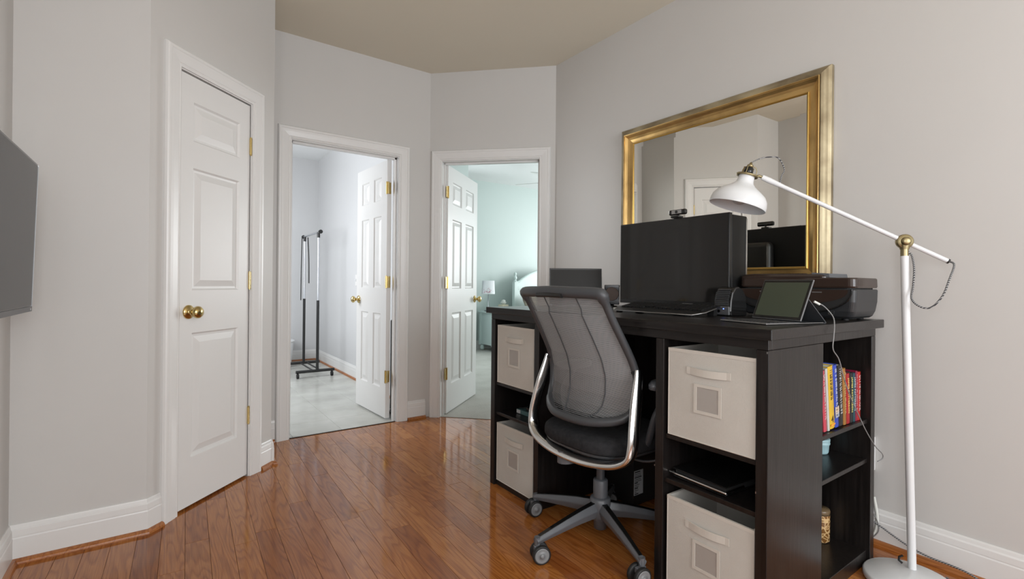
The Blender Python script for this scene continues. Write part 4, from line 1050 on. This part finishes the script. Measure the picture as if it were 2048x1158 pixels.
fs = []
for i in range(k - 1):
    fs += [(i, i + 1, k + i + 1, k + i), (2 * k + i, 2 * k + i + 1, 3 * k + i + 1, 3 * k + i), (k + i, k + i + 1, 3 * k + i + 1, 3 * k + i), (i, i + 1, 2 * k + i + 1, 2 * k + i)]
fs += [(0, k, 3 * k, 2 * k), (k - 1, 2 * k - 1, 4 * k - 1, 3 * k - 1)]
mb.add(vs, fs); mb.build('headboard', 'aqua', bd)
mb = MB(off=BO); mb.tube([(x, 3.635, z_ + .012) for x, z_ in prof], .03, 8, ell=(.6, 1)); mb.build('curved_rail', 'aqua', bd)
MB(off=BO).box(2.37, 3.71, 3.606, 3.6195, .98, 1.03).build('cross_rail', 'aqua', bd)
MB(off=BO).box(2.36, 3.72, 1.65, 3.58, .30, .56).build('mattress', 'linen', bd, bevel=.04, seg=3)
MB(off=BO).box(2.35, 3.73, 1.62, 3.59, .12, .298).build('bed_base', 'aqua', bd)
def pillow(name, c, rx, ry, rz_, m, lab, rot):
    o = thing(name, c, lab, 'pillow'); o.rotation_euler = rot
    rings = []
    for i in range(9):
        t = -1 + i / 4; q = max(.02, (1 - abs(t) ** 2.6)) ** .5; rings.append([Vector((p.x, p.y, t * rz_)) for p in sup(0, 0, rx * (.86 + .14 * q) * (q ** .35), ry * (.86 + .14 * q) * (q ** .35), 0, 28, 4.5)])
    MB().rings(rings).build('pillow_case', m, o); return o
pillow('throw_pillow', (2.40, 3.36, .74), .17, .17, .06, 'cushion', 'brown patterned cushion leaning on the bed beside the post', (radians(62), radians(0), radians(20)))
pillow('bed_pillow', (2.86, 3.45, .77), .27, .19, .06, 'linen', 'white pillow behind the brown cushion on the bed', (radians(65), 0, 0))
cu = thing('curtain', (1.33, 3.86, .03), 'dark navy curtain hanging behind the bedroom door', 'curtain')
mb = MB(); K = 40; rings = []
for zz_ in (.0, .5, 1.0, 1.6, 2.14):
    xe_ = .315 - .09 * (zz_ / 2.15) ** 1.2; row_ = []
    for i in range(K + 1):
        u = i / K; row_.append(Vector((-.35 + (xe_ + .35) * u, .022 * sin(u * pi * 9), zz_)))
    rings.append(row_ + [p + Vector((0, .004, 0)) for p in reversed(row_)])
mb.rings(rings); mb.build('cloth', 'navy', cu)
cr_ = thing('curtain_rod', (1.2, 3.86, 2.20), 'grey curtain rod end above the navy curtain', 'curtain rod')
MB().cyl((-.4, 0, 0), (.33, 0, 0), .011, n=12).build('rod', 'midgrey', cr_)
MB(mtx=Matrix.Translation((.33, 0, 0)) @ Matrix.Rotation(radians(90), 4, 'Y')).lathe([(0, 0), (.02, 0), (.024, .02), (.014, .045), (0, .05)], 14).build('finial', 'midgrey', cr_)
MB().cyl((.28, 0, 0), (.28, .07, 0), .007, n=8).build('bracket', 'midgrey', cr_)
fn = thing('ceiling_fan', (1.95, 2.12, CH), 'white ceiling fan whose blade tips show at the bedroom door top', 'ceiling fan')
MB().lathe([(0, 0), (.06, 0), (.06, -.03), (.015, -.045), (.015, -.16), (.09, -.18), (.11, -.22), (.10, -.28), (.05, -.30), (0, -.30)], 28).build('motor_housing', 'white', fn)
for k in range(5):
    a = radians(196 + 72 * k); d = Vector((cos(a), sin(a), 0)); sdv = Vector((-d.y, d.x, 0)); tz = (up + sdv * .2).normalized(); tsd = (sdv - up * .2).normalized()
    mb = MB(); mb.obox(d * .42 + up * -.285, d, tsd, tz, .25, .055, .003); mb.build('fan_blade', 'trim', fn)
    mb = MB(); mb.obox(d * .145 + up * -.275, d, tsd, tz, .05, .016, .002); mb.build('blade_arm', 'darkgrey', fn)
